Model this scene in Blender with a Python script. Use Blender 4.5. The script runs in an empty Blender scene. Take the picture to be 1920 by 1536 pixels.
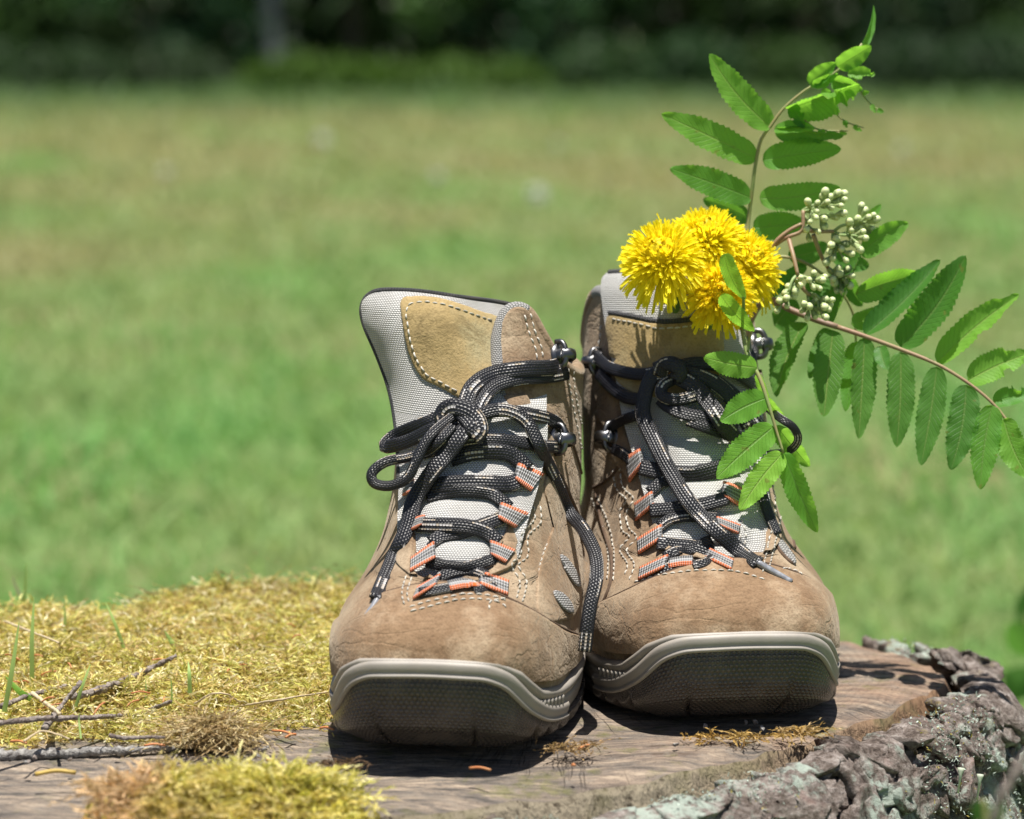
import bpy, math, random
import numpy as np
from mathutils import Vector, Matrix, noise as mnoise
from mathutils.bvhtree import BVHTree
random.seed(7); RNG = np.random.default_rng(7)
SC = bpy.context.scene; COL = SC.collection
# ------------------------------------------------------------ camera
F, VH, CH = 5550.0, 60.0, 0.326
PITCH = math.atan((768 - VH) / F)
CAM = np.array([0.0, 0.0, CH])
cd = bpy.data.cameras.new('camera'); cam = bpy.data.objects.new('camera', cd); COL.objects.link(cam)
cam.location = CAM; cam.rotation_euler = (math.pi / 2 - PITCH, 0, 0)
cd.sensor_width = 36; cd.lens = F / 1920 * 36; cd.clip_start = 0.05; cd.clip_end = 1000
cd.dof.use_dof = True; cd.dof.focus_distance = 1.415; cd.dof.aperture_fstop = 7.0; cd.dof.aperture_blades = 7
SC.camera = cam
# ------------------------------------------------------------ sky, sun, exposure
SUN = Vector((0.03, -0.13, 0.95)).normalized()
wd = bpy.data.worlds.new('World'); SC.world = wd; wd.use_nodes = True
wn = wd.node_tree.nodes; wl = wd.node_tree.links; wn.clear()
sky = wn.new('ShaderNodeTexSky'); sky.sky_type = 'NISHITA'; sky.sun_disc = False
sky.sun_elevation = math.asin(SUN.z); sky.sun_rotation = math.atan2(SUN.x, SUN.y)
bg = wn.new('ShaderNodeBackground'); bg.inputs[1].default_value = 0.050
wo = wn.new('ShaderNodeOutputWorld'); wl.new(sky.outputs[0], bg.inputs[0]); wl.new(bg.outputs[0], wo.inputs[0])
ld = bpy.data.lights.new('sun', 'SUN'); ld.energy = 5.0; ld.angle = math.radians(0.53); ld.color = (1, 0.955, 0.88)
sun = bpy.data.objects.new('sun', ld); COL.objects.link(sun); sun.rotation_euler = SUN.to_track_quat('Z', 'Y').to_euler()
sun.location = (0, 0, 5)
SC.view_settings.view_transform = 'Standard'; SC.view_settings.look = 'None'
SC.view_settings.exposure = 0.76; SC.view_settings.gamma = 1
SC.render.engine = 'CYCLES'
SC.cycles.max_bounces = 6; SC.cycles.transparent_max_bounces = 6
SC.cycles.use_denoising = True
# ------------------------------------------------------------ geometry helpers
RIGHT = np.array([1.0, 0, 0]); UP = np.array([0, math.sin(PITCH), math.cos(PITCH)]); FWD = np.array([0, math.cos(PITCH), -math.sin(PITCH)])
def ray(u, v): return FWD + RIGHT * ((u - 960) / F) + UP * (-(v - 768) / F)
def at(u, v, Y):
    d = ray(u, v); return CAM + d * (Y / d[1])
def ground(u, v, z=0.0):
    d = ray(u, v); return CAM + d * ((z - CH) / d[2])
def nrm(a):
    a = np.asarray(a, float); return a / (np.linalg.norm(a, axis=-1, keepdims=True) + 1e-12)
def sstep(a, b, x):
    t = np.clip((x - a) / (b - a), 0, 1); return t * t * (3 - 2 * t)
def crs(P, n, closed=False):
    P = np.asarray(P, float)
    if closed: Q = np.vstack([P[-1], P, P[0], P[1]])
    else: Q = np.vstack([2 * P[0] - P[1], P, 2 * P[-1] - P[-2]])
    k = len(Q) - 3
    d = np.linalg.norm(np.diff(Q[1:-1], axis=0), axis=1) + 1e-9
    cum = np.concatenate([[0], np.cumsum(d)])
    s = np.linspace(0, cum[-1], n, endpoint=not closed)
    i = np.clip(np.searchsorted(cum, s, 'right') - 1, 0, k - 1)
    t = ((s - cum[i]) / d[i])[:, None]
    p0, p1, p2, p3 = Q[i], Q[i + 1], Q[i + 2], Q[i + 3]
    return .5 * (2 * p1 + (p2 - p0) * t + (2 * p0 - 5 * p1 + 4 * p2 - p3) * t ** 2 + (3 * p1 - p0 - 3 * p2 + p3) * t ** 3)
def gsm(a, s):
    a = np.asarray(a, float)
    r = int(3 * s) + 1; k = np.exp(-.5 * (np.arange(-r, r + 1) / s) ** 2); k /= k.sum()
    pad = np.concatenate([np.repeat(a[:1], r, 0), a, np.repeat(a[-1:], r, 0)])
    if a.ndim == 1: return np.convolve(pad, k, 'valid')
    return np.stack([np.convolve(pad[:, j], k, 'valid') for j in range(a.shape[1])], 1)
def gridf(nr, nc, closed=False):
    r = np.arange(nr - 1)[:, None]; c = np.arange(nc if closed else nc - 1)[None]
    c2 = (c + 1) % nc
    return np.stack([r * nc + c, r * nc + c2, (r + 1) * nc + c2, (r + 1) * nc + c], -1).reshape(-1, 4)
def nz(p, s=1.0): return mnoise.noise(Vector((float(p[0]) * s, float(p[1]) * s, float(p[2]) * s)))
INV = {}
def tag(o, label=None, cat=None, group=None, kind=None):
    if label: o['label'] = label
    if cat: o['category'] = cat
    if group: o['group'] = group
    if kind: o['kind'] = kind
    return o
def thing(name, label, cat, loc, rz=0.0, group=None):
    o = bpy.data.objects.new(name, None); COL.objects.link(o); o.empty_display_size = .02
    o.location = loc; o.rotation_euler = (0, 0, rz); tag(o, label, cat, group)
    INV[o.name] = np.array(Matrix.LocRotScale(Vector(loc), Matrix.Rotation(rz, 3, 'Z'), None).inverted())
    return o
def mk(name, V, Fa, mat, parent=None, uv=None, col=None, smooth=True, mi=None):
    """one mesh object from world-space vertices; children are moved into their thing's frame"""
    V = np.asarray(V, float).reshape(-1, 3)
    org = None
    if parent is not None:
        p = parent
        while p.name not in INV and p.parent: p = p.parent
        M = INV.get(p.name)
        if M is not None: V = V @ M[:3, :3].T + M[:3, 3]
    else:
        org = np.array([V[:, 0].mean(), V[:, 1].mean(), V[:, 2].min()]); V = V - org
    me = bpy.data.meshes.new(name)
    if isinstance(Fa, np.ndarray):
        nf, k = Fa.shape
        me.vertices.add(len(V)); me.vertices.foreach_set('co', V.ravel())
        me.loops.add(nf * k); me.loops.foreach_set('vertex_index', Fa.ravel().astype(np.int32))
        me.polygons.add(nf); me.polygons.foreach_set('loop_start', np.arange(0, nf * k, k, dtype=np.int32))
        me.update(calc_edges=True); me.validate()
        flat = Fa.ravel()
    else:
        me.from_pydata([tuple(p) for p in V], [], [tuple(int(i) for i in f) for f in Fa])
        flat = np.array([i for f in Fa for i in f])
    if uv is not None and len(me.loops) == len(flat):
        l = me.uv_layers.new(name='UVMap'); l.data.foreach_set('uv', np.asarray(uv, float).reshape(-1, 2)[flat].ravel())
    if col is not None:
        c = np.ones((len(V), 4)); c[:, :3] = col
        me.color_attributes.new('Col', 'FLOAT_COLOR', 'POINT').data.foreach_set('color', c.ravel())
    if smooth: me.polygons.foreach_set('use_smooth', np.ones(len(me.polygons), bool))
    for m in (mat if isinstance(mat, (list, tuple)) else [mat]): me.materials.append(m)
    if mi is not None: me.polygons.foreach_set('material_index', np.asarray(mi, np.int32))
    o = bpy.data.objects.new(name, me); COL.objects.link(o)
    if parent is not None: o.parent = parent
    else: o.location = org
    return o
def solid(o, t, off=-1):
    m = o.modifiers.new('thickness', 'SOLIDIFY'); m.thickness = t; m.offset = off; return o
def join(parts):
    V, Fs, U, n = [], [], [], 0
    for p in parts:
        V.append(p[0]); Fs.append(p[1] + n); n += len(p[0])
        U.append(p[2] if len(p) > 2 and p[2] is not None else np.zeros((len(p[0]), 2)))
    return np.vstack(V), np.vstack(Fs), np.vstack(U)
def frames(P, N=None):
    P = np.asarray(P, float); T = nrm(np.gradient(P, axis=0))
    if N is None:
        N = np.zeros_like(P); n = np.array([0.0, -1, 0.05])
        if abs(T[0] @ nrm(n)) > .9: n = np.array([1.0, 0, 0])
        for i in range(len(P)):
            n = nrm(n - (n @ T[i]) * T[i]); N[i] = n
    else: N = nrm(N - (N * T).sum(1, keepdims=True) * T)
    return T, N, np.cross(T, N)
def tube(P, r, segs=8, N=None, cap=True, w=None, sq=1.0):
    """sweep; r = half size along N, w = half size across"""
    P = np.asarray(P, float); n = len(P); T, N, B = frames(P, N)
    r = np.broadcast_to(np.asarray(r, float), (n,)).copy(); w = r if w is None else np.broadcast_to(np.asarray(w, float), (n,))
    a = np.linspace(0, 2 * np.pi, segs + 1)
    ca, sa = np.cos(a), np.sin(a)
    ca = np.sign(ca) * np.abs(ca) ** sq; sa = np.sign(sa) * np.abs(sa) ** sq
    V = P[:, None] + N[:, None] * (r[:, None] * sa)[..., None] + B[:, None] * (w[:, None] * ca)[..., None]
    s = np.concatenate([[0], np.cumsum(np.linalg.norm(np.diff(P, axis=0), axis=1))])
    U = np.stack(np.broadcast_arrays(np.linspace(0, 1, segs + 1)[None], s[:, None]), -1)
    V = V.reshape(-1, 3); U = U.reshape(-1, 2); Fq = gridf(n, segs + 1)
    if cap:
        k = len(V); V = np.vstack([V, P[0], P[-1]]); U = np.vstack([U, [0, 0], [0, 0]])
        j = np.arange(segs); e = (n - 1) * (segs + 1)
        Fq = np.vstack([Fq, np.stack([j + 1, j, j * 0 + k, j * 0 + k], 1)[:, [0, 1, 2, 2]] * 1, np.stack([e + j, e + j + 1, j * 0 + k + 1, j * 0 + k + 1], 1)])
    return V, Fq, U
def fixq(Fq):
    """quads that repeat their last corner become triangles"""
    return [tuple(f[:3]) if f[2] == f[3] else tuple(f) for f in Fq.tolist()]
def mktube(name, P, r, mat, parent=None, segs=8, N=None, w=None, col=None, sq=1.0):
    V, Fq, U = tube(P, r, segs, N, True, w, sq)
    return mk(name, V, fixq(Fq), mat, parent, U, None if col is None else np.tile(col, (len(V), 1)))
def blades(R, D, L, Wd, bend, seg=3, side=None, tip=0.05):
    """many thin curved blades: roots, directions, lengths, widths, bend vectors"""
    n = len(R); D = nrm(D)
    if side is None: side = RNG.normal(size=(n, 3))
    S = nrm(np.cross(D, side)); t = np.linspace(0, 1, seg + 1)
    C = R[:, None] + D[:, None] * (L[:, None] * t)[..., None] + bend[:, None] * (L[:, None] * t ** 2)[..., None]
    h = (1 - t ** 1.6) * (1 - tip) + tip; h[0] *= .7
    off = S[:, None] * (Wd[:, None] * h * .5)[..., None]
    V = np.stack([C - off, C + off], 2)
    b = (np.arange(n) * (seg + 1) * 2)[:, None]; k = (np.arange(seg) * 2)[None]
    Fq = np.stack([b + k, b + k + 1, b + k + 3, b + k + 2], -1).reshape(-1, 4)
    return V.reshape(-1, 3), Fq, (seg + 1) * 2
# ------------------------------------------------------------ material helpers
class NT:
    def __init__(s, name):
        s.m = bpy.data.materials.new(name); s.m.use_nodes = True; s.nt = s.m.node_tree; s.nt.nodes.clear()
    def n(s, typ, ins=None, **at_):
        nd = s.nt.nodes.new(typ)
        for k, v in at_.items(): setattr(nd, k, v)
        for k, v in (ins or {}).items():
            if v is None: continue
            if isinstance(v, bpy.types.NodeSocket): s.nt.links.new(v, nd.inputs[k])
            else:
                sk = nd.inputs[k]
                if sk.type == 'RGBA' and len(v) == 3: v = (*v, 1)
                sk.default_value = v
        return nd
    def math(s, op, a, b=0.0, c=0.0, clamp=False): return s.n('ShaderNodeMath', {0: a, 1: b, 2: c}, operation=op, use_clamp=clamp).outputs[0]
    def mix(s, f, a, b, bt='MIX'): return s.n('ShaderNodeMixRGB', {0: f, 1: a, 2: b}, blend_type=bt).outputs[0]
    def co(s, k='Object', scale=None):
        o = s.n('ShaderNodeTexCoord').outputs[k]
        if scale is not None: o = s.n('ShaderNodeMapping', {0: o, 3: scale}).outputs[0]
        return o
    def pos(s): return s.n('ShaderNodeNewGeometry').outputs['Position']
    def noise(s, vec, sc, det=3, ro=.55, dist=0.0): return s.n('ShaderNodeTexNoise', {'Vector': vec, 'Scale': sc, 'Detail': det, 'Roughness': ro, 'Distortion': dist}).outputs[0]
    def vor(s, vec, sc, out='Distance', feat='F1', rnd=1.0): return s.n('ShaderNodeTexVoronoi', {'Vector': vec, 'Scale': sc, 'Randomness': rnd}, feature=feat).outputs[out]
    def ramp(s, f, st):
        r = s.n('ShaderNodeValToRGB', {0: f}); e = r.color_ramp.elements
        while len(e) < len(st): e.new(.5)
        for i, (p, c) in enumerate(st):
            e[i].position = p; e[i].color = (c, c, c, 1) if not isinstance(c, (tuple, list)) else (*c, 1)
        return r.outputs[0]
    def sep(s, v): return s.n('ShaderNodeSeparateXYZ', {0: v}).outputs
    def bump(s, h, st=.5, d=.001, nn=None): return s.n('ShaderNodeBump', {'Strength': st, 'Distance': d, 'Height': h, 'Normal': nn}).outputs[0]
    def attr(s, a='Col'): return s.n('ShaderNodeAttribute', attribute_name=a).outputs[0]
    def pbr(s, col, rough=.7, normal=None, **k):
        ins = {'Base Color': col, 'Roughness': rough, 'Normal': normal}
        for a, b in k.items(): ins[a.replace('_', ' ')] = b
        return s.n('ShaderNodeBsdfPrincipled', ins).outputs[0]
    def out(s, sh):
        s.nt.links.new(sh, s.n('ShaderNodeOutputMaterial').inputs[0]); return s.m
    def leafy(s, col, tcol, tr=.45, rough=.45, normal=None, spec=.4):
        a = s.pbr(col, rough, normal, Specular_IOR_Level=spec)
        b = s.n('ShaderNodeBsdfTranslucent', {0: tcol, 1: normal}).outputs[0]
        return s.n('ShaderNodeMixShader', {0: tr, 1: a, 2: b}).outputs[0]
def m_suede(name, a, b, dust=(.42, .33, .23), sheen=.25, crease=.32):
    t = NT(name); o = t.co()
    big = t.noise(o, 38, 4, .6); fine = t.noise(o, 900, 2, .6); mid = t.noise(o, 190, 3, .6)
    f = t.math('ADD', t.math('MULTIPLY', big, .6), t.math('MULTIPLY', mid, .4))
    c = t.mix(t.ramp(f, [(.36, 0.), (.64, 1.)]), a, b)
    c = t.mix(t.math('MULTIPLY', t.ramp(t.noise(o, 23, 5, .65), [(.45, 0.), (.64, 1.)]), .72), c, dust)
    c = t.mix(t.math('MULTIPLY', t.ramp(fine, [(.3, 1.), (.55, 0.)]), .45), c, tuple(x * .55 for x in a))
    spk = t.ramp(t.vor(o, 330), [(.0, 1.), (.09, 0.)])
    c = t.mix(t.math('MULTIPLY', spk, t.ramp(t.noise(o, 60, 1), [(.5, 0.), (.6, .7)])), c, (.06, .04, .025))
    stain = t.ramp(t.noise(o, 31, 6, .7, .6), [(.56, 0.), (.66, 1.)])
    c = t.mix(t.math('MULTIPLY', stain, .68), c, tuple(x * .5 for x in a))
    cr = t.ramp(t.math('ABSOLUTE', t.math('SUBTRACT', t.noise(t.n('ShaderNodeMapping', {0: o, 3: (14, 40, 60)}).outputs[0], 1.0, 3, .5, .8), .5)), [(.0, 0.), (.045, 1.)])
    h = t.math('ADD', t.math('MULTIPLY', fine, .5), t.math('ADD', mid, t.math('ADD', t.math('MULTIPLY', big, .8), t.math('MULTIPLY', cr, crease))))
    return t.out(t.pbr(c, .92, t.bump(h, .55, .0012), Sheen_Weight=sheen, Sheen_Roughness=.5, Sheen_Tint=(.9, .8, .65, 1), Specular_IOR_Level=.15))
def m_weave(name, col, dark, sc=900.0, dirt=(.2, .18, .15)):
    t = NT(name); x, y, z = t.sep(t.co('UV'))
    row = t.math('FLOOR', t.math('MULTIPLY', y, sc))
    sh = t.math('MULTIPLY', t.math('MODULO', row, 2.0), .5)
    fu = t.math('FRACT', t.math('ADD', t.math('MULTIPLY', x, sc * .78), sh)); fv = t.math('FRACT', t.math('MULTIPLY', y, sc))
    su = t.math('SINE', t.math('MULTIPLY', fu, math.pi)); sv = t.math('SINE', t.math('MULTIPLY', fv, math.pi))
    h = t.math('POWER', t.math('MULTIPLY', su, sv), .55)
    o = t.co(); n1 = t.noise(o, 40, 4)
    c = t.mix(h, dark, col); c = t.mix(t.math('MULTIPLY', t.ramp(n1, [(.5, 0.), (.75, 1.)]), .45), c, dirt)
    return t.out(t.pbr(c, .75, t.bump(h, .9, .0006), Specular_IOR_Level=.25, Sheen_Weight=.1))
def m_rubber(name, a, b, rough=.5, dots=False):
    t = NT(name); o = t.co(); n1 = t.noise(o, 45, 4, .6); n2 = t.noise(o, 700, 2)
    c = t.mix(t.ramp(n1, [(.35, 0.), (.7, 1.)]), a, b)
    h = t.math('MULTIPLY', n2, .25)
    if dots:
        x, y, z = t.sep(t.co('UV')); q = 390.0
        row = t.math('FLOOR', t.math('MULTIPLY', y, q * 1.2))
        fu = t.math('SUBTRACT', t.math('FRACT', t.math('ADD', t.math('MULTIPLY', x, q), t.math('MULTIPLY', t.math('MODULO', row, 2.0), .5))), .5)
        fv = t.math('SUBTRACT', t.math('FRACT', t.math('MULTIPLY', y, q * 1.2)), .5)
        d = t.math('SQRT', t.math('ADD', t.math('MULTIPLY', fu, fu), t.math('MULTIPLY', fv, fv)))
        hd = t.ramp(d, [(.18, 1.), (.46, 0.)])
        dust = t.ramp(t.noise(o, 55, 5, .7), [(.47, 0.), (.7, 1.)])
        c = t.mix(t.math('MULTIPLY', t.math('MULTIPLY', dust, .34), t.math('SUBTRACT', 1.0, t.math('MULTIPLY', hd, .5))), c, (.24, .20, .175))
        c = t.mix(t.math('MULTIPLY', hd, .7), c, (.130, .110, .102)); h = t.math('ADD', h, t.math('MULTIPLY', hd, 1.0))
        nn = t.bump(h, .9, .0008)
        rough = t.ramp(t.noise(o, 90, 3), [(.3, .20), (.7, .40)])
    else:
        c = t.mix(t.math('MULTIPLY', t.ramp(t.noise(o, 110, 5, .7), [(.5, 0.), (.75, 1.)]), .45), c, (.36, .31, .24))
        nn = t.bump(h, .35, .0006)
    return t.out(t.pbr(c, rough, nn, Specular_IOR_Level=.6, Coat_Weight=.12 if dots else 0.0, Coat_Roughness=.25))
def m_lace():
    t = NT('braided_lace'); x, y, z = t.sep(t.co('UV')); nc = 22.0
    xc = t.math('MULTIPLY', x, nc); col = t.math('FLOOR', xc)
    yy = t.math('ADD', t.math('MULTIPLY', y, 620.0), t.math('MULTIPLY', t.math('MODULO', col, 2.0), .5))
    fu = t.math('FRACT', xc); fv = t.math('FRACT', yy)
    h = t.math('POWER', t.math('MULTIPLY', t.math('SINE', t.math('MULTIPLY', fu, math.pi)), t.math('SINE', t.math('MULTIPLY', fv, math.pi))), .6)
    run = t.math('FLOOR', t.math('MULTIPLY', y, 115.0))
    wn_ = t.n('ShaderNodeTexWhiteNoise', {'Vector': t.n('ShaderNodeCombineXYZ', {0: t.math('FLOOR', t.math('MULTIPLY', col, .34)), 1: run}).outputs[0]}, noise_dimensions='3D').outputs[0]
    wc = t.n('ShaderNodeTexWhiteNoise', {'Vector': t.n('ShaderNodeCombineXYZ', {0: col, 1: t.math('FLOOR', yy)}).outputs[0]}, noise_dimensions='3D').outputs[0]
    fl = t.math('MULTIPLY', t.math('GREATER_THAN', wn_, .79), t.math('GREATER_THAN', h, .35))
    fl = t.math('MULTIPLY', fl, t.math('MODULO', col, 2.0))
    c = t.mix(fl, t.mix(wc, (.004, .004, .006), (.012, .012, .016)), t.mix(wc, (.42, .33, .23), (.46, .45, .46)))
    return t.out(t.pbr(c, .40, t.bump(h, .55, .0005), Specular_IOR_Level=.5))
def m_webbing():
    t = NT('striped_webbing'); x, y, z = t.sep(t.co('UV'))
    st = t.n('ShaderNodeValToRGB', {0: x}); st.color_ramp.interpolation = 'CONSTANT'; e = st.color_ramp.elements
    g = [(0, (.62, .13, .025)), (.17, (.34, .34, .35)), (.27, (.06, .06, .065)), (.37, (.30, .30, .31)), (.46, (.05, .05, .055)), (.60, (.30, .30, .31)), (.68, (.06, .06, .065)), (.76, (.36, .36, .36)), (.83, (.62, .13, .025))]
    while len(e) < len(g): e.new(.5)
    for i, (p, c) in enumerate(g): e[i].position = p; e[i].color = (*c, 1)
    rib = t.math('SINE', t.math('MULTIPLY', y, 2 * math.pi * 900)); rx = t.math('SINE', t.math('MULTIPLY', x, 2 * math.pi * 12))
    h = t.math('ADD', rib, t.math('MULTIPLY', rx, .5))
    c = t.mix(t.math('MULTIPLY', t.ramp(rib, [(0., 1.), (.5, 0.)]), .35), st.outputs[0], (.5, .48, .45))
    return t.out(t.pbr(c, .65, t.bump(h, .6, .0005), Specular_IOR_Level=.3))
def m_plain(name, a, b=None, rough=.6, sc=60, bump=.3, bd=.001, bs=200, **k):
    t = NT(name); o = t.co(); b = b or tuple(x * .7 for x in a)
    c = t.mix(t.ramp(t.noise(o, sc, 4, .6), [(.35, 0.), (.65, 1.)]), a, b)
    return t.out(t.pbr(c, rough, t.bump(t.noise(o, bs, 3), bump, bd), **k))
def m_attr(name, tr=.35, rough=.55, spec=.3, tmul=1.3):
    t = NT(name); c = t.attr()
    tc = t.mix(1.0, c, (tmul, tmul, tmul * .75), 'MULTIPLY')
    return t.out(t.leafy(c, tc, tr, rough, None, spec))
def m_leaf(name, a, b, tcol, tr=.4, rough=.52):
    t = NT(name); x, y, z = t.sep(t.co('UV')); o = t.co()
    ax = t.math('ABSOLUTE', x)
    rib = t.ramp(ax, [(.03, 1.), (.075, 0.)])
    vv = t.math('SUBTRACT', t.math('MULTIPLY', y, 15.0), t.math('MULTIPLY', ax, 2.6))
    fv = t.math('ABSOLUTE', t.math('SUBTRACT', t.math('FRACT', vv), .5))
    vein = t.ramp(fv, [(.40, 0.), (.5, 1.)])
    n1 = t.noise(o, 55, 3); n2 = t.noise(o, 420, 3, .6)
    c = t.mix(n1, a, b); c = t.mix(t.math('MULTIPLY', vein, .10), c, (.16, .30, .07)); c = t.mix(t.math('MULTIPLY', rib, .5), c, (.24, .34, .10))
    c = t.mix(t.math('MULTIPLY', t.ramp(n2, [(.62, 0.), (.75, 1.)]), .35), c, (.05, .09, .02))
    rnd = t.n('ShaderNodeObjectInfo').outputs['Random']; k_ = t.math('MULTIPLY_ADD', rnd, .55, .74); c = t.mix(1.0, c, t.n('ShaderNodeCombineXYZ', {0: t.math('MULTIPLY_ADD', rnd, 1.0, .55), 1: k_, 2: k_}).outputs[0], 'MULTIPLY')
    c = t.mix(t.math('MULTIPLY', t.ramp(t.noise(o, 130, 2), [(.68, 0.), (.72, 1.)]), .6), c, (.20, .13, .04))
    h = t.math('SUBTRACT', t.math('MULTIPLY', n2, .35), t.math('ADD', t.math('MULTIPLY', vein, .55), rib))
    nn = t.bump(h, .5, .0007)
    tc = t.mix(t.math('MULTIPLY', t.math('ADD', rib, vein), .35), tcol, tuple(q * .6 for q in tcol))
    return t.out(t.leafy(c, tc, tr, rough, nn, .35))
M = {}
M['suede'] = m_suede('brown_suede', (.170, .107, .062), (.262, .175, .106))
M['stay'] = m_suede('eyestay_suede', (.195, .128, .078), (.28, .192, .122))
M['toe'] = m_suede('toe_suede', (.182, .112, .064), (.288, .190, .114))
M['tan'] = m_suede('tan_suede', (.31, .225, .100), (.385, .285, .140), dust=(.33, .31, .19), sheen=.2, crease=.0)
M['weave'] = m_weave('grey_woven_fabric', (.60, .59, .57), (.26, .255, .245), 900)
M['weave2'] = m_weave('grey_mesh_fabric', (.40, .39, .38), (.10, .10, .10), 1000)
M['lining'] = m_weave('dark_lining', (.14, .14, .145), (.03, .03, .03), 900)
M['rand'] = m_rubber('grey_rubber', (.265, .238, .21), (.325, .295, .26), .55)
M['sole'] = m_rubber('studded_black_rubber', (.026, .021, .020), (.050, .041, .038), .4, True)
M['lace'] = m_lace(); M['web'] = m_webbing()
M['seam'] = m_plain('cut_edge_and_shade', (.07, .042, .026), (.11, .07, .045), .95, 300)  # dark cut leather; its colour also carries the shadow line along panel edges
M['metal'] = m_plain('gunmetal', (.11, .11, .115), (.18, .18, .185), .36, 150, .1, .0004, 500, Metallic=1.0)
M['aglet'] = m_plain('clear_aglet', (.30, .31, .34), (.16, .16, .18), .22, 300, .2, .0004, 500, Coat_Weight=.6)
M['thread'] = m_plain('white_thread', (.58, .55, .49), (.42, .39, .34), .7, 300)
M['cord'] = m_weave('dark_edge_cord', (.09, .09, .10), (.02, .02, .02), 700)
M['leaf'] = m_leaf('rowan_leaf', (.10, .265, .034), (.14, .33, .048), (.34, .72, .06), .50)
M['leaf_lit'] = m_leaf('rowan_leaf_lit', (.16, .40, .042), (.20, .47, .058), (.42, .82, .08), .48)  # same leaf, brighter: sunlight on the hanging leaf put into the colour
M['leaf_shaded'] = m_leaf('rowan_leaf_shaded', (.052, .155, .024), (.08, .21, .034), (.22, .54, .045), .42)  # same leaf, darker: shade on drooping and rear leaflets put into the colour
M['twig'] = m_plain('rowan_twig', (.30, .20, .14), (.20, .12, .085), .55, 90, .4, .0006, 300)
M['rachis'] = m_plain('rowan_leaf_stalk', (.22, .30, .09), (.30, .24, .11), .5, 60, .3, .0004, 400)
M['rachisr'] = m_plain('rowan_reddish_stalk', (.30, .17, .11), (.30, .24, .12), .5, 60, .3, .0004, 400)
M['bud'] = m_plain('cream_bud', (.66, .70, .40), (.50, .58, .26), .5, 300, .2, .0003, 700, Subsurface_Weight=.15, Subsurface_Radius=(.002, .002, .001))
M['calyx'] = m_plain('green_calyx', (.22, .32, .11), (.30, .36, .16), .55, 300)
M['petal'] = m_attr('dandelion_petal', .55, .5, .2, 1.05)
M['bract'] = m_plain('dandelion_bract', (.08, .16, .035), (.13, .19, .05), .55, 200)
# ------------------------------------------------------------ boots
ZT = np.array([0, .004, .020, .030, .038, .048, .058, .070, .082, .095, .115, .135, .155, .175, .197, .22])
YF = np.array([.016, .012, .005, .003, .004, .009, .018, .035, .052, .066, .087, .104, .119, .131, .142, .15])
WT = np.array([.057, .058, .0595, .0605, .061, .0610, .0590, .0520, .0480, .0468, .0462, .0460, .0458, .0452, .0445, .0445])
YB = np.array([.283, .284, .287, .288, .289, .289, .288, .287, .285, .282, .277, .273, .270, .270, .273, .276])
PT = np.array([.45, .45, .45, .45, .46, .48, .53, .62, .70, .76, .80, .80, .78, .76, .74, .74])
_zz = np.linspace(0, .22, 600)
TB = [gsm(np.interp(_zz, ZT, a), 14) for a in (YF, WT, YB, PT)]
SHAPE = [1.0, 0.0]      # forefoot width and sideways lean of the shaft
def SP(q, z, off=0.0):
    """boot last: q = -1..1 round the foot (0 = toe), z = height, in the boot's own frame"""
    q, z = np.broadcast_arrays(np.asarray(q, float), np.asarray(z, float))
    def ev(q, z):
        q = (q + 1) % 2 - 1
        yf, w, yb, p = [np.interp(z, _zz, a) for a in TB]
        th = np.pi * np.sign(q) * np.abs(q) ** 1.8
        s = (1 - np.cos(th)) / 2
        pp = np.where(s < .5, p, p * (1 - sstep(.5, .9, s)) + .72 * sstep(.5, .9, s))
        k = 1 - sstep(.05, .11, z); w = w * (1 + (SHAPE[0] - 1) * (1 - sstep(.05, .08, z)))
        g = 1 - k * (.13 * np.exp(-((s - .60) / .17) ** 2) + .17 * sstep(.62, .95, s)) - (1 - k) * .16 * sstep(.35, 1.0, s)
        x = w * np.sign(q) * np.abs(np.sin(th)) ** pp * g
        x = x + SHAPE[1] * sstep(.045, .085, z); y = yf + (yb - yf) * s
        zz = z + .012 * np.clip((.085 - y) / .085, 0, 1) ** 2
        return np.stack([x, y, zz], -1)
    P = ev(q, z)
    e = 2e-3
    dq = ev(q + e, z) - ev(q - e, z); dz = ev(q, z + 1.2e-3) - ev(q, z - 1.2e-3)
    N = nrm(np.cross(dq, dz))
    return P + N * np.asarray(off, float)[..., None] if np.ndim(off) else P + N * off, N
class Boot:
    def __init__(s, name, label, loc, rz):
        s.o = thing(name, label, 'boot', loc, rz, 'pair of hiking boots')
        M4 = np.linalg.inv(INV[s.o.name]); s.R, s.T = M4[:3, :3], M4[:3, 3]
        s.surf = {}; s.bvh = {}; s.st = []
    def w(s, P): return np.asarray(P) @ s.R.T + s.T
    def add(s, key, V, Fq): s.surf[key] = (V, Fq)
    def tree(s, keys):
        k = tuple(keys)
        if k not in s.bvh:
            V, Fq, _ = join([s.surf[a] for a in keys]); s.bvh[k] = BVHTree.FromPolygons([tuple(p) for p in V], [tuple(f) for f in Fq.tolist()])
        return s.bvh[k]
    def hit(s, u, v, keys=('shell', 'tongue', 'toe', 'eye1', 'eye-1')):
        d = nrm(ray(u, v)); r = s.tree(keys).ray_cast(Vector(CAM), Vector(d))
        if r[0] is None: return None
        n = np.array(r[1])
        return np.array(r[0]), (n if n @ d < 0 else -n)
def qopen(z, w):
    """q on the front right quarter where |x| = w at height z"""
    qs = np.linspace(0, .55, 260); out = np.zeros_like(z)
    for i in np.ndindex(z.shape):
        x = SP(qs, z[i])[0][:, 0]; out[i] = np.interp(w[i], np.maximum.accumulate(x), qs)
    return out
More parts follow.
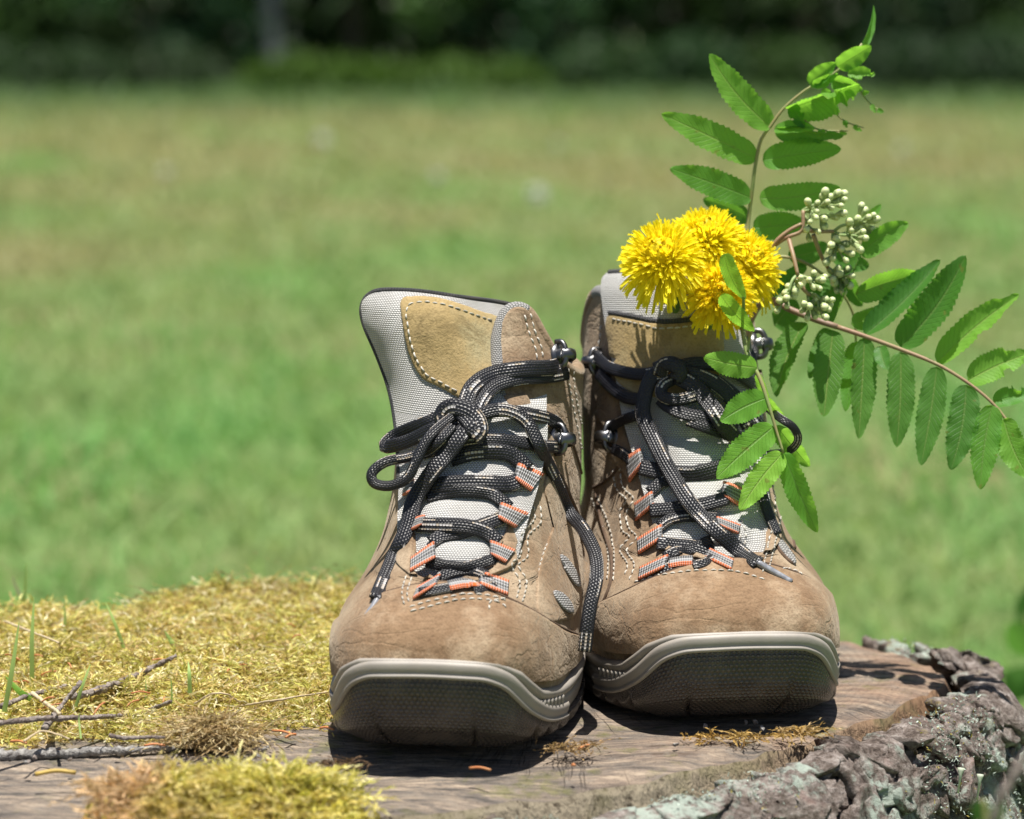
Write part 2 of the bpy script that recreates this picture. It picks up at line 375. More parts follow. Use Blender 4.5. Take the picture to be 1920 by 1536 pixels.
def uvm(V, nr, nc):
    """metric uv for a grid"""
    G = V.reshape(nr, nc, 3)
    du = np.concatenate([np.zeros((nr, 1)), np.cumsum(np.linalg.norm(np.diff(G, axis=1), axis=2), 1)], 1)
    du = du - du[:, [nc // 2]]
    dv = np.concatenate([np.zeros((1, nc)), np.cumsum(np.linalg.norm(np.diff(G, axis=0), axis=2), 0)], 0)
    return np.stack([du, np.repeat(dv[:, [nc // 2]], nc, 1)], -1).reshape(-1, 2)
def build_boot(name, label, loc, rz, openL, openR, tongue, ztop, tuck=0.0):
    b = Boot(name, label, loc, rz)
    # --- upper shell
    nr, nc = 110, 220
    a = np.linspace(0, 1, nc); d = np.minimum(a, 1 - a)
    zt = np.interp(d, *ztop); zt = gsm(zt, 3)
    bb = np.linspace(0, 1, nr)[:, None]
    z = .010 + bb * (zt[None] - .010)
    zs = np.linspace(.0, .22, 120)
    qR = qopen(zs, np.interp(zs, *openR)); qL = qopen(zs, np.interp(zs, *openL))
    q0, q1 = np.interp(z, zs, qR), 2 - np.interp(z, zs, qL)
    aa = a ** 1.0
    q = q0 + aa[None] * (q1 - q0)
    P, N = SP(q, z)
    wr = np.array([[nz(p, 26) * .0011 + nz(p + 3, 60) * .0005 for p in row] for row in P])
    P = P + N * wr[..., None]
    V = b.w(P.reshape(-1, 3)); Fq = gridf(nr, nc)
    b.add('shell', V, Fq)
    solid(mk('upper', V, Fq, M['suede'], b.o, uvm(V, nr, nc)), .0026)
    # --- raised eyestay panels either side of the throat
    for sg, qq0 in ((1, qR), (-1, qL)):
        ze = np.linspace(.0745, .152, 90); qb = np.interp(ze, zs, qq0) + .004
        wq = .088 + .020 * np.sin((ze - .074) / .0175 * 2 * np.pi) * (1 - sstep(.125, .14, ze)) + .03 * sstep(.12, .15, ze) - .05 * (1 - sstep(.0745, .084, ze))
        fr = np.array([0, .02, .06, .12, .3, .5, .7, .86, .93, .965, .985, 1.0]); of = np.array([-.001, .0008, .0015, .0017, .0017, .0017, .0017, .0017, .0016, .0012, .0004, -.001])
        Pe_, _n = SP(sg * (qb[:, None] + wq[:, None] * fr[None]), np.repeat(ze[:, None], 12, 1), np.repeat(of[None], 90, 0)); Ve = b.w(Pe_.reshape(-1, 3))
        ge = gridf(90, 12) if sg > 0 else gridf(90, 12)[:, ::-1]
        mk('eyestay', Ve, ge, M['stay'], b.o, uvm(Ve, 90, 12)); b.add('eye%d' % sg, Ve, gridf(90, 12))
    # --- lining and padded collar roll
    zl = np.linspace(0, 1, 26)[:, None] * (zt[None] - .085) + .085
    ql = np.interp(zl, zs, qR) + .006 + aa[None] * (2 - np.interp(zl, zs, qL) - np.interp(zl, zs, qR) - .012)
    Pl, _ = SP(ql, zl, -.0065); Vl = b.w(Pl.reshape(-1, 3))
    mk('lining', Vl, gridf(26, nc), M['lining'], b.o, uvm(Vl, 26, nc))
    k0 = int(np.argmin(np.abs(z[:, 0] - .150)))
    edge = np.vstack([np.stack([q[k0:, 0], z[k0:, 0]], 1), np.stack([q[-1, 1:-1], z[-1, 1:-1]], 1), np.stack([q[k0:, -1], z[k0:, -1]], 1)[::-1]])
    Pe, Ne = SP(edge[:, 0], edge[:, 1], -.0035); Pe = gsm(b.w(Pe), 1.5)
    Nw = b.w(Ne) - b.T; m1 = (nr - k0) + int(.115 * nc); m2 = len(Pe) - m1
    for i0, i1, mt_ in ((0, m1, 'weave2'), (m1 - 1, m2 + 1, 'suede'), (m2, len(Pe), 'weave2')):
        Vt, Ft, Ut = tube(Pe[i0:i1], .0042, 12, Nw[i0:i1], True, w=.0040); Ut[:, 0] *= .025
        mk('collar_padding', Vt, fixq(Ft), M[mt_], b.o, Ut)
    # --- toe cap
    qt = np.linspace(-.66, .66, 121); nrt = 44
    zt2 = .0715 - .040 * (np.abs(qt) / .66) ** 2.3
    bt = np.concatenate([np.linspace(0, .97, nrt - 3), [.985, .997, 1.0]])[:, None]
    zz = .028 + bt * (zt2[None] - .028)
    off = np.full(zz.shape, .0022); off[-1] = -.0006; off[-2] = .0011; off[-3] = .0019
    off[:, 0] = off[:, -1] = -.0006
    Pt, Nt_ = SP(np.broadcast_to(qt, zz.shape), zz, off)
    wr = np.array([[nz(p, 34) * .0012 + nz(p + 9, 90) * .0004 for p in row] for row in Pt]); Pt = Pt + Nt_ * wr[..., None]
    Vt = b.w(Pt.reshape(-1, 3)); b.add('toe', Vt, gridf(nrt, 121))
    mk('toe_cap', Vt, gridf(nrt, 121), M['toe'], b.o, uvm(Vt, nrt, 121))
    Ps, Ns = SP(qt[6:-6], zt2[6:-6] + .0004, .0008); mktube('toe_seam', gsm(b.w(Ps), 1.5), .0007, M['seam'], b.o, 6)
    # --- midsole, outsole, rand lip
    qc = np.linspace(-1, 1, 241)
    zm = np.interp(np.abs(qc), [0, .24, .33, .42, .5, .7, 1], [.0368, .0363, .033, .0245, .0235, .026, .034])
    rb = np.array([0, .25, .5, .62, .66, .70, .85, .95, 1.0, 1.0])[:, None]
    ob = np.array([.001, .0022, .0028, .0026, .0012, .0026, .0034, .0028, .0012, -.002])[:, None] + 0 * qc[None]
    zlo = np.interp(np.abs(qc), [0, .20, .28, .36, .44, .52, 1], [.027, .0265, .0235, .014, .0085, .007, .008])
    Pm, _ = SP(np.broadcast_to(qc, ob.shape), zlo[None] + rb * (zm[None] - zlo[None]), ob)
    Vm = b.w(Pm.reshape(-1, 3)); mk('midsole', Vm, gridf(len(rb), 241), M['rand'], b.o, uvm(Vm, len(rb), 241))
    zb = np.interp(np.abs(qc), [0, .20, .28, .36, .44, .52, 1], [.0300, .0294, .0262, .0165, .0105, .009, .012]); zb = gsm(zb, 2)
    rb = np.concatenate([[0, .04, .1], np.linspace(.18, .94, 14), [.98, 1.0, 1.0]])[:, None]
    toe = (1 - sstep(.25, .6, np.abs(qc)))[None]
    ob = .0040 - (.013 * toe + .003) * (1 - np.clip(rb / .66, 0, 1)) ** 1.9
    ob = ob * (1 - toe) + toe * np.interp(rb, [0, .15, .35, .55, .8, 1], [-.0090, -.0010, .0050, .0064, .0048, .0024]); ob[-1] = -.001; ob[-2] = .0024
    notch = np.zeros_like(qc)
    for c, w_, h in [(-.17, .008, .0025), (.15, .008, .003)] + [(sg * (.38 + .055 * j), .010, .006) for j in range(11) for sg in (-1, 1)]:
        notch = np.maximum(notch, h * np.exp(-((qc - c) / w_) ** 4))
    zo = rb * zb[None] - .005 * toe * (1 - rb) + notch[None] * (1 - rb) ** 1.2 * .9
    ob = ob - .004 * (notch[None] / .011) * (1 - rb) ** 2
    Po, _ = SP(np.broadcast_to(qc, ob.shape), zo, ob)
    Vo = b.w(Po.reshape(-1, 3)); Uo = uvm(Vo, len(rb), 241)
    cen = b.w(np.stack([Po[0, :, 0] * .0, Po[0, :, 1], Po[0, :, 2] * 0 + Po[0, :, 2].clip(.0015)], 1))
    Fo = gridf(len(rb), 241)
    n0 = len(Vo); j = np.arange(240)
    Fo = np.vstack([Fo, np.stack([j + 1, j, n0 + j, n0 + j + 1], 1)])
    mk('outsole', np.vstack([Vo, cen]), Fo, M['sole'], b.o, np.vstack([Uo, Uo[:241]]))
    ql_ = np.linspace(-.53, .53, 160); zc = np.interp(ql_, qc, zb) + .0022
    C, Nn = SP(ql_, zc, .0016); C = gsm(C, 2.0)
    T_, N_, B_ = frames(C, Nn)
    pr = np.array([(-1.06, -.002), (-1.04, .0022), (-.86, .0034), (-.62, .0034), (-.52, .0022), (-.2, .0026), (.5, .0030), (.88, .0022), (1.0, .0006), (1.02, -.002)])
    Vp = C[:, None] + B_[:, None] * (pr[:, 0] * .0040)[None, :, None] * -1 + N_[:, None] * pr[:, 1][None, :, None]
    if (B_[80][2]) > 0: Vp = C[:, None] + B_[:, None] * (pr[:, 0] * .0040)[None, :, None] + N_[:, None] * pr[:, 1][None, :, None]
    Vp = b.w(Vp.reshape(-1, 3)); mk('rand', Vp, gridf(160, len(pr)), M['rand'], b.o, uvm(Vp, 160, len(pr)))
    # ridged rubber inserts on the forefoot sides
    for sg in (-1, 1):
        parts = []
        for j in range(7):
            qq = sg * (.405 + .016 * j); Pc, Nc = SP(np.full(5, qq), np.linspace(.0135, .0195, 5), .0030)
            parts.append(tube(b.w(Pc), .0011, 6, None, True))
        Vv, Fv, Uv = join(parts); mk('rubber_ridges', Vv, fixq(Fv), M['rand'], b.o, Uv)
    # --- tongue
    tr = np.array(tongue, float); nrr, ncc = 96, 49
    R = crs(tr, nrr); c = np.linspace(0, 1, ncc)
    xL, zL, xR, zR, yC, bow, th = [R[:, i:i + 1] for i in range(7)]
    X = xL + (xR - xL) * c; Z = zL + (zR - zL) * c + sstep(.6, 1, np.linspace(0, 1, nrr))[:, None] * (.0040 * 4 * c * (1 - c))[None]; X = X + SHAPE[1] * sstep(.045, .085, Z); e = 2 * c - 1
    prof = (1 - np.abs(e) ** 4)[None] * np.minimum(1, np.sqrt((1 - np.linspace(0, 1, nrr)) / .07))[:, None].clip(0, 1)
    puff = np.zeros((nrr, 1)); zmid = (zL + zR) / 2
    for zc_, hw in [(.0865, .0065), (.1015, .0075), (.1185, .0085), (.1345, .0075)]:
        puff = np.maximum(puff, np.clip(1 - ((zmid - zc_) / hw) ** 2, 0, 1) ** .6)
    low = 1 - sstep(.145, .16, zmid)
    pf = puff * low * (1 - np.abs(e / .62) ** 4).clip(0, 1)[None] * .0042
    yC = yC + tuck * sstep(.145, .172, zmid) * sstep(.50, .95, c)[None]
    Y = yC + bow * (e ** 2)[None] - th * prof - pf
    jit = np.array([[nz((X[i, j], Z[i, j], Y[i, j]), 45) * .0009 for j in range(ncc)] for i in range(nrr)])
    Pf = np.stack([X, Y + jit, Z], -1); Pb = np.stack([X, yC + bow * (e ** 2)[None] + th * .6 * prof, Z], -1)
    Vf, Vb = b.w(Pf.reshape(-1, 3)), b.w(Pb.reshape(-1, 3))
    g = gridf(nrr, ncc); Uf = uvm(Vf, nrr, ncc)
    b.add('tongue', Vf, g)
    mk('tongue', np.vstack([Vf, Vb]), np.vstack([g, g[:, ::-1] + len(Vf)]), M['weave'], b.o, np.vstack([Uf, Uf]))
    b.tl = b.w(Pf[:, 0] + np.array([0, .001, 0])); b.tt = b.w(Pf[-1])
    return b
OPEN = ([0, .0715, .074, .079, .095, .115, .132, .150, .165, .185, .22], [0, 0, .017, .0235, .0255, .0285, .0330, .0335, .033, .032, .032])
OPENR = ([0, .0715, .074, .079, .095, .115, .130, .140, .156, .185, .22], [0, 0, .017, .0235, .0255, .0290, .0320, .0240, .0165, .0135, .0135])
ZTOP = ([0, .015, .04, .08, .12, .15, .18, .22, .30, .5], [.175, .186, .1920, .1935, .1915, .186, .177, .166, .156, .156])
TL = [(-.024, .066, .024, .066, .040, .004, .001), (-.0275, .079, .0275, .079, .055, .006, .0015), (-.0305, .095, .0305, .095, .070, .007, .002),
      (-.0335, .115, .0345, .115, .091, .008, .003), (-.0375, .135, .036, .133, .107, .009, .005), (-.0425, .153, .034, .148, .117, .009, .0065),
      (-.0495, .170, .031, .163, .124, .007, .007), (-.0560, .183, .028, .174, .129, .005, .008), (-.0582, .190, .026, .180, .132, .004, .008),
      (-.0580, .1950, .024, .1835, .134, .003, .007), (-.0555, .1988, .022, .1865, .136, .002, .006), (-.0510, .2010, .020, .1890, .137, .001, .004)]
TR_ = [(-.024, .066, .024, .066, .040, .004, .001), (-.0275, .079, .0275, .079, .055, .006, .0015), (-.0305, .095, .0305, .095, .070, .007, .002),
       (-.0335, .115, .0335, .115, .091, .008, .003), (-.0365, .135, .035, .135, .106, .012, .005), (-.0375, .155, .034, .155, .117, .018, .006),
       (-.0395, .172, .033, .172, .124, .024, .006), (-.0405, .187, .033, .186, .130, .027, .006), (-.0405, .195, .033, .193, .134, .028, .006),
       (-.039, .2005, .032, .198, .139, .028, .005), (-.036, .2030, .030, .200, .144, .026, .003)]
SHAPE[:] = [.965, .0045]
BL = build_boot('hiking_boot', 'brown suede hiking boot with an empty collar and grey tongue flopped sideways', (-.0385, 1.297, 0), math.radians(-7.6), OPEN, OPENR, TL, ZTOP, .030)
SHAPE[:] = [1.045, -.002]
BR = build_boot('hiking_boot', 'brown suede hiking boot filled with dandelions and a rowan branch', (.1090, 1.358, 0), math.radians(7.6), OPEN, OPEN, TR_, ZTOP)
# --- surface details traced over the boots
KEYS = ('shell', 'tongue', 'toe', 'eye1', 'eye-1')
def decal(b, poly, thick, name, mat, keys=KEYS, rings=10, n=84, parent=None, sol=True, rough=0.0):
    p = crs(np.array(poly, float), n, True); c = p.mean(0)
    p = p + (RNG.normal(size=p.shape) * rough)
    r = np.concatenate([np.linspace(0.02, .95, rings), [.985, 1.0, 1.0]])
    h = np.concatenate([np.full(rings, 1.0), [.85, .45, -.5]])
    V, ok = [], []
    for ri, hi in zip(r, h):
        for q in p:
            x = c + (q - c) * ri; t = b.hit(x[0], x[1], keys)
            V.append((t[0] + t[1] * thick * hi) if t else None)
    miss = sum(v is None for v in V)
    if miss > len(V) * .6: print('decal miss', name, poly[0]); return
    last = next(v for v in V if v is not None)
    for i, v in enumerate(V):
        if v is None:
            j = i - n
            V[i] = V[j] + np.array([0, .002, 0]) if j >= 0 and V[j] is not None else last + 0
    V = np.array(V); Fq = gridf(len(r), n, True)
    U = np.array([(c + (q - c) * ri) * .00025 for ri in r for q in p])
    V = np.vstack([V, V[:n].mean(0)]); U = np.vstack([U, c * .00025])
    fl = Fq.tolist() + [[j, len(V) - 1, (j + 1) % n] for j in range(n)]
    fl = [f[::-1] for f in fl]
    b.add(name + str(len(b.surf)), V[:-1], Fq)
    return mk(name, V, fl, mat, parent or b.o, U)
def spath(b, pts, keys, step=4.0):
    pts = np.array(pts, float); L = np.linalg.norm(np.diff(pts, axis=0), axis=1).sum()
    uv = crs(pts, max(4, int(L / step))); P, N = [], []
    for u, v in uv:
        t = b.hit(u, v, keys)
        if t: P.append(t[0]); N.append(t[1])
    if len(P) < 3: return None, None
    return np.array(P), np.array(N)
def stitch(b, pts, keys=KEYS, ln=.0026, gap=.0013, r=.00042, double=0.0):
    for k in ((0,) if not double else (0, 1)):
        pp = np.array(pts, float)
        if k:
            t = nrm(np.gradient(pp, axis=0)); pp = pp + np.stack([-t[:, 1], t[:, 0]], 1) * double
        P, N = spath(b, pp, keys)
        if P is None: continue
        s = np.concatenate([[0], np.cumsum(np.linalg.norm(np.diff(P, axis=0), axis=1))]); x = 0.0
        while x + ln < s[-1]:
            ss = np.linspace(x, x + ln * random.uniform(.85, 1.1), 4)
            q = np.stack([np.interp(ss, s, P[:, i]) for i in range(3)], 1); n = np.stack([np.interp(ss, s, N[:, i]) for i in range(3)], 1)
            q = q + n * (np.array([-.0001, .0004, .0004, -.0001])[:, None]) + RNG.normal(size=(1, 3)) * .00010
            b.st.append(tube(q, r, 5, None, True)); x += ln + gap
def piping(b, name, pts, r, mat, keys=KEYS, w=None):
    P, N = spath(b, pts, keys)
    if P is None: return
    P = gsm(P, 1.2) + N * r * .3
    V, Fq, U = tube(P, r, 8, N, True, w=w or r); U[:, 0] *= .02
    return mk(name, V, fixq(Fq), mat, b.o, U)
# left boot: patch on the tongue, side panels, mesh windows
tp = decal(BL, [(752, 566), (775, 557), (830, 562), (900, 585), (957, 608), (962, 660), (955, 700), (905, 742), (868, 748), (828, 728), (790, 706), (768, 665), (757, 615)], .0013, 'tongue_patch', M['tan'], ('tongue',), rough=.35)
BL.add('patch', *[BL.surf[k] for k in BL.surf if k.startswith('tongue_patch')][0])
stitch(BL, [(944, 610), (900, 594), (830, 571), (780, 567), (763, 580), (766, 615), (776, 660), (797, 699), (832, 720), (868, 738)], ('tongue', 'patch'))
cp = decal(BL, [(1024, 892), (1040, 905), (1062, 960), (1085, 1010), (1092, 1080), (1080, 1150), (1048, 1165), (1012, 1160), (1006, 1110), (1012, 1060), (1026, 1015), (1038, 975), (1020, 925)], .0010, 'side_panel', M['suede'], ('shell',), rough=.3)
for poly in ([(1046, 1042), (1060, 1050), (1078, 1078), (1084, 1100), (1074, 1098), (1056, 1072)], [(1034, 1110), (1050, 1114), (1066, 1132), (1070, 1150), (1056, 1146), (1040, 1128)]):
    decal(BL, poly, .0019, 'mesh_window', M['weave2'], ('shell', 'toe'), 6, 40)
    piping(BL, 'window_edge', crs(np.array(poly), 40, True)[[i % 40 for i in range(41)]], .0010, M['seam'], ('shell', 'toe'))
piping(BL, 'panel_seam_shade', [(1040, 905), (1062, 960), (1088, 1015), (1096, 1080)], .0009, M['seam'], ('shell',))  # dark brown strips draw the shadow lines of the panel edges
piping(BL, 'panel_seam_shade', [(990, 764), (1015, 768), (1050, 790), (1072, 830), (1090, 890), (1100, 950)], .0008, M['seam'], ('shell',))
piping(BL, 'panel_seam_shade', [(1020, 870), (1045, 885), (1068, 930), (1092, 985)], .0009, M['seam'], ('shell',))
stitch(BL, [(1000, 950), (1001, 975), (978, 1000), (976, 1040), (958, 1060), (974, 1092), (966, 1128)], double=-13)
stitch(BL, [(1050, 978), (1022, 1028), (1010, 1080), (1018, 1142)], double=-12)
stitch(BL, [(768, 1138), (820, 1124), (880, 1114), (935, 1120), (955, 1134)], double=9)
stitch(BL, [(762, 1080), (754, 1110), (758, 1135)], double=-10)
stitch(BL, [(918, 1142), (920, 1128), (950, 1122)])
stitch(BL, [(984, 592), (992, 625), (1004, 655), (1008, 690)], double=-11)
stitch(BL, [(986, 590), (996, 582), (1010, 580)])
stitch(BL, [(1064, 690), (1070, 740), (1082, 800), (1094, 860)], double=-9)
# right boot
decal(BR, [(1137, 606), (1145, 590), (1180, 598), (1240, 608), (1300, 603), (1348, 590), (1356, 640), (1352, 690), (1330, 735), (1270, 745), (1195, 740), (1155, 710), (1140, 660)], .0013, 'tongue_patch', M['tan'], ('tongue',), rough=.35)
BR.add('patch', *[BR.surf[k] for k in BR.surf if k.startswith('tongue_patch')][0])
stitch(BR, [(1148, 598), (1190, 606), (1240, 616), (1300, 610), (1345, 598)], ('tongue', 'patch'))
piping(BR, 'tongue_seam', [(1142, 586), (1180, 592), (1240, 603), (1300, 598), (1346, 584)], .0013, M['cord'], ('tongue', 'patch'))
decal(BR, [(1478, 905), (1488, 900), (1500, 960), (1514, 1030), (1528, 1090), (1520, 1100), (1496, 1070), (1470, 1030), (1462, 990), (1470, 940)], .0010, 'side_panel', M['suede'], ('shell',), rough=.3)
for poly in ([(1452, 1012), (1462, 1016), (1482, 1042), (1490, 1060), (1478, 1052), (1460, 1032)],):
    decal(BR, poly, .0019, 'mesh_window', M['weave2'], ('shell', 'toe'), 6, 40)
    piping(BR, 'window_edge', crs(np.array(poly), 40, True)[[i % 40 for i in range(41)]], .0010, M['seam'], ('shell', 'toe'))
piping(BR, 'panel_seam_shade', [(1118, 925), (1130, 985), (1146, 1040), (1146, 1090), (1128, 1140)], .0009, M['seam'], ('shell',))
piping(BR, 'panel_seam_shade', [(1112, 915), (1140, 900), (1168, 868), (1196, 840)], .0009, M['seam'], ('shell',))
piping(BR, 'panel_seam_shade', [(1448, 850), (1466, 900), (1476, 960), (1490, 1030)], .0009, M['seam'], ('shell',))
stitch(BR, [(1163, 880), (1168, 912), (1188, 935), (1176, 962), (1180, 990), (1194, 1008), (1176, 1032), (1190, 1060), (1178, 1092)], double=13)
stitch(BR, [(1120, 930), (1142, 985), (1152, 1040), (1150, 1090)], double=11)
stitch(BR, [(1458, 900), (1464, 960), (1450, 1030), (1440, 1075)], double=11)
stitch(BR, [(1190, 1092), (1240, 1078), (1310, 1070), (1380, 1072), (1440, 1088)])
stitch(BR, [(1390, 975), (1398, 1010), (1385, 1045)], double=10)
stitch(BR, [(1468, 1066), (1490, 1070), (1512, 1084)])
stitch(BR, [(1128, 610), (1122, 660)])
for b in (BL, BR):
    V, Fq, U = join(b.st); tag(mk('stitching', V, fixq(Fq), M['thread'], b.o, U), kind='stuff')
# dark bound edge of the left tongue
mktube('tongue_binding', gsm(np.vstack([BL.tl[34:-1], BL.tt]), 2), .0013, M['cord'], BL.o, 8)
mktube('tongue_binding', gsm(BR.tt, 2), .0015, M['cord'], BR.o, 8)
# --- webbing loops: inner-top, outer-top, inner-bottom, outer-bottom
def loop(b, it, ot, ib, ob):
    it, ot, ib, ob = [np.array(p, float) for p in (it, ot, ib, ob)]
    ns, ncx = 18, 9; V = []; U = []
    h0 = {}
    for k, p in (('it', it), ('ot', ot), ('ib', ib), ('ob', ob)):
        t = b.hit(*p); h0[k] = t[0][1] if t else None
    ys = [y for y in h0.values() if y is not None]; my = np.mean(ys)
    h0 = {k: (my if y is None else y) for k, y in h0.items()}
    for i in range(ns):
        s = i / (ns - 1) * 1.22
        sc = min(s, 1.0) if s < 1 else 1 - (s - 1) * .55
        for j in range(ncx):
            c = j / (ncx - 1)
            p = (ot * (1 - sc) + it * sc) * (1 - c) + (ob * (1 - sc) + ib * sc) * c
            y = (h0['ot'] * (1 - sc) + h0['it'] * sc) * (1 - c) + (h0['ob'] * (1 - sc) + h0['ib'] * sc) * c
            if s <= 1:
                yy = y - .0016 - .0042 * math.sin(min(s, 1) * 2.1) ; t = b.hit(*p)
                if t: yy = min(yy, t[0][1] - .0012)
            else: yy = y - .0038 + (s - 1) * .018
            V.append(at(p[0], p[1], yy)); U.append((c, s * .012))
    solid(mk('lace_loop', np.array(V), gridf(ns, ncx), M['web'], b.o, U), .0009, 0)
for q in [((972, 868), (1020, 888), (965, 897), (996, 921)), ((940, 942), (991, 962), (933, 970), (966, 990)), ((920, 1013), (966, 1031), (921, 1040), (948, 1055)),
          ((898, 1069), (954, 1089), (900, 1095), (952, 1116)), ((813, 1015), (771, 1046), (816, 1046), (769, 1071)), ((826, 1076), (782, 1101), (816, 1096), (774, 1123)),
          ((776, 898), (758, 906), (770, 922), (755, 930)), ((796, 965), (775, 972), (790, 984), (768, 996))]: loop(BL, *q)
for q in [((1200, 841), (1172, 858), (1206, 869), (1180, 904)), ((1222, 921), (1190, 944), (1226, 947), (1192, 977)), ((1240, 983), (1195, 1010), (1240, 1010), (1197, 1039)),
          ((1253, 1039), (1200, 1064), (1246, 1063), (1197, 1087)), ((1357, 902), (1390, 914), (1356, 929), (1388, 950)), ((1343, 968), (1388, 984), (1346, 984), (1384, 1001)), ((1330, 1027), (1376, 1049), (1321, 1044), (1371, 1068))]: loop(BR, *q)
for b, q in ((BL, [(842, 1104), (868, 1099), (890, 1101)]), (BR, [(1258, 1061), (1280, 1057), (1300, 1056)])):
    P, N = spath(b, q, KEYS, 3); P = P + N * .002
    V, Fq, U = tube(P, .0012, 8, N, True, w=.0034); U[:, 0] = U[:, 0]; mk('lace_loop', V, fixq(Fq), M['web'], b.o, U)
# --- hooks
def hook(b, u, v, side, up=0.0, s=1.0):
    t = b.hit(u, v, ('shell',)) or b.hit(u - side * 10, v, ('shell',))
    if not t: print('hook miss', u, v); return
    p, n = t; zu = nrm(np.array([math.sin(up), .25, math.cos(up)])); zu = nrm(zu - (zu @ n) * n); sd = np.cross(n, zu); sd = sd if sd[0] * side > 0 else -sd
    base = p + n * .0006
    a = np.linspace(0, 2 * np.pi, 22)
    ring = np.array([base + sd * math.cos(x) * .0052 * s + zu * math.sin(x) * .0062 * s for x in a])
    o = []
    V = np.vstack([ring - n * .001, ring + n * .0012, base + n * .0018]); k = len(a)
    Fq = gridf(2, k).tolist() + [[k + i, k + i + 1, 2 * k] for i in range(k - 1)]
    h = mk('hook', V, Fq, M['metal'], b.o)
    c = np.array([(-.003, .0), (-.0022, .004), (.0, .0068), (.0035, .0072), (.0058, .005), (.0062, .0024)]) * s
    P = crs(np.array([base + sd * x + n * y for x, y in c]), 22)
    mktube('hook_bar', P, .0012 * s, M['metal'], h, 10, np.tile(sd * .3 + n, (22, 1)), w=.0027 * s)
    P2 = crs(np.array([base + zu * z_ * s + n * y * s - sd * .001 for z_, y in [(-.006, .0), (-.0055, .0035), (-.002, .0050), (.003, .0050), (.0062, .0034), (.0068, 0)]]), 22)
    mktube('hook_bar', P2, .0014 * s, M['metal'], h, 10)
for a in [(BL, 1044, 668, 1, .1, 1.0), (BL, 1040, 826, 1, .1, 1.1)]: hook(*a)
for a in [(BR, 1124, 680, -1, -.1, 1.0), (BR, 1152, 822, -1, -.1, 1.1), (BR, 1414, 648, 1, .1, 1.1)]: hook(*a)
# --- laces: (u, v, millimetres above the leather) or (u, v, None, depth)
def lace(b, ctrl, w=.0070, th=.0026, name='lace', aglet=None, tw=0.0):
    c = np.array([(p[0], p[1]) for p in ctrl], float)
    L = np.linalg.norm(np.diff(c, axis=0), axis=1); n = max(10, int(L.sum() / 4.5))
    uv = crs(c, n); cum = np.concatenate([[0], np.cumsum(L)]); s = np.linspace(0, cum[-1], n)
    Yc, free = [], []
    for p in ctrl:
        if len(p) == 4: Yc.append(p[3]); free.append(True)
        else:
            t = b.hit(p[0], p[1]); Yc.append(t[0][1] - p[2] * .001 if t else None); free.append(t is None)
    known = [i for i, y in enumerate(Yc) if y is not None]; Yc = np.interp(range(len(Yc)), known, [Yc[i] for i in known])
    offs = np.array([(p[2] if len(p) == 3 else 0.0) for p in ctrl]); seg = np.clip(np.searchsorted(cum, s, 'right') - 1, 0, len(L) - 1)
    Y = np.interp(s, cum, Yc); O = np.interp(s, cum, offs) * .001; N = np.zeros((n, 3)); lim = np.full(n, 9.0)
    for i in range(n):
        t = b.hit(*uv[i]); N[i] = nrm(CAM - at(*uv[i], Y[i]))
        if t:
            lim[i] = t[0][1] - .0010
            if not (free[seg[i]] or free[seg[i] + 1]): Y[i] = t[0][1] - O[i] * 1.1; N[i] = nrm(t[1] + N[i] * .8)
    Y = np.minimum(gsm(Y, 2.2), lim); Y = gsm(Y, 1.3); N = gsm(N, 3)
    P = np.array([at(*uv[i], Y[i]) for i in range(n)]) - N * 0
    if tw:
        T_, N_, B_ = frames(P, N); a = np.interp(s, cum, np.linspace(0, 1, len(cum))) * tw; N = N_ * np.cos(a)[:, None] + B_ * np.sin(a)[:, None]
    V, Fq, U = tube(P, th / 2, 16, N, True, w=w * .48, sq=.75); U[:, 1] += random.random() * 3
    o = mk(name, V, fixq(Fq), M['lace'], b.o, U)
    if aglet:
        Pa = np.array([at(u_, v_, P[-1][1] + dy) for (u_, v_, dy) in aglet]); Pa = crs(np.vstack([P[-2], Pa]), 12)
        mktube('aglet', Pa, .0016, M['aglet'], o, 10)
    return o
L = lambda *c, **k: lace(BL, c, **k)
L((786, 1112, 2), (830, 1104, 2), (846, 1101, 1.5), w=.0055); L((888, 1106, 1.5), (905, 1104, 2), (930, 1097, 2), w=.0055)
L((800, 1052, 3), (830, 1060, 2.5), (868, 1064, 2.5), (905, 1056, 3), (932, 1046, 3), w=.006); L((822, 1084, 2), (848, 1072, 2), (882, 1068, 1.5), (908, 1078, 2), w=.006)
L((782, 984, 2), (830, 985, 3), (880, 988, 4), (915, 1000, 3), (934, 1018, 3), w=.0075); L((808, 1018, 2), (826, 1006, 2), (862, 998, 3), (905, 985, 3.5), (940, 972, 3), w=.0072)
L((780, 918, 3), (840, 908, 3), (900, 906, 3.5), (950, 908, 3), (972, 902, 3), w=.0085); L((800, 932, 2), (860, 920, 3), (915, 924, 4), (942, 940, 3), (955, 952, 2), w=.0065)
L((790, 850, 2), (850, 832, 3), (910, 824, 4), (965, 828, 4), (1010, 836, 3), (1042, 838, 4), w=.0065); L((845, 862, 2), (890, 848, 4), (945, 848, 4), (972, 862, 3), (990, 880, 2), w=.008)
L((890, 778, 6), (940, 770, 5), (1000, 778, 4), (1040, 790, 3), (1054, 806, 3), w=.0068)
L((868, 786, 9), (872, 762, 9), (886, 726, 7), (922, 702, 6), (980, 692, 7), (1030, 690, 7), (1062, 682, 6), w=.0085); L((892, 786, 8), (906, 750, 8), (930, 724, 6), (975, 710, 5), (1030, 706, 5), (1064, 700, 4), w=.0070)
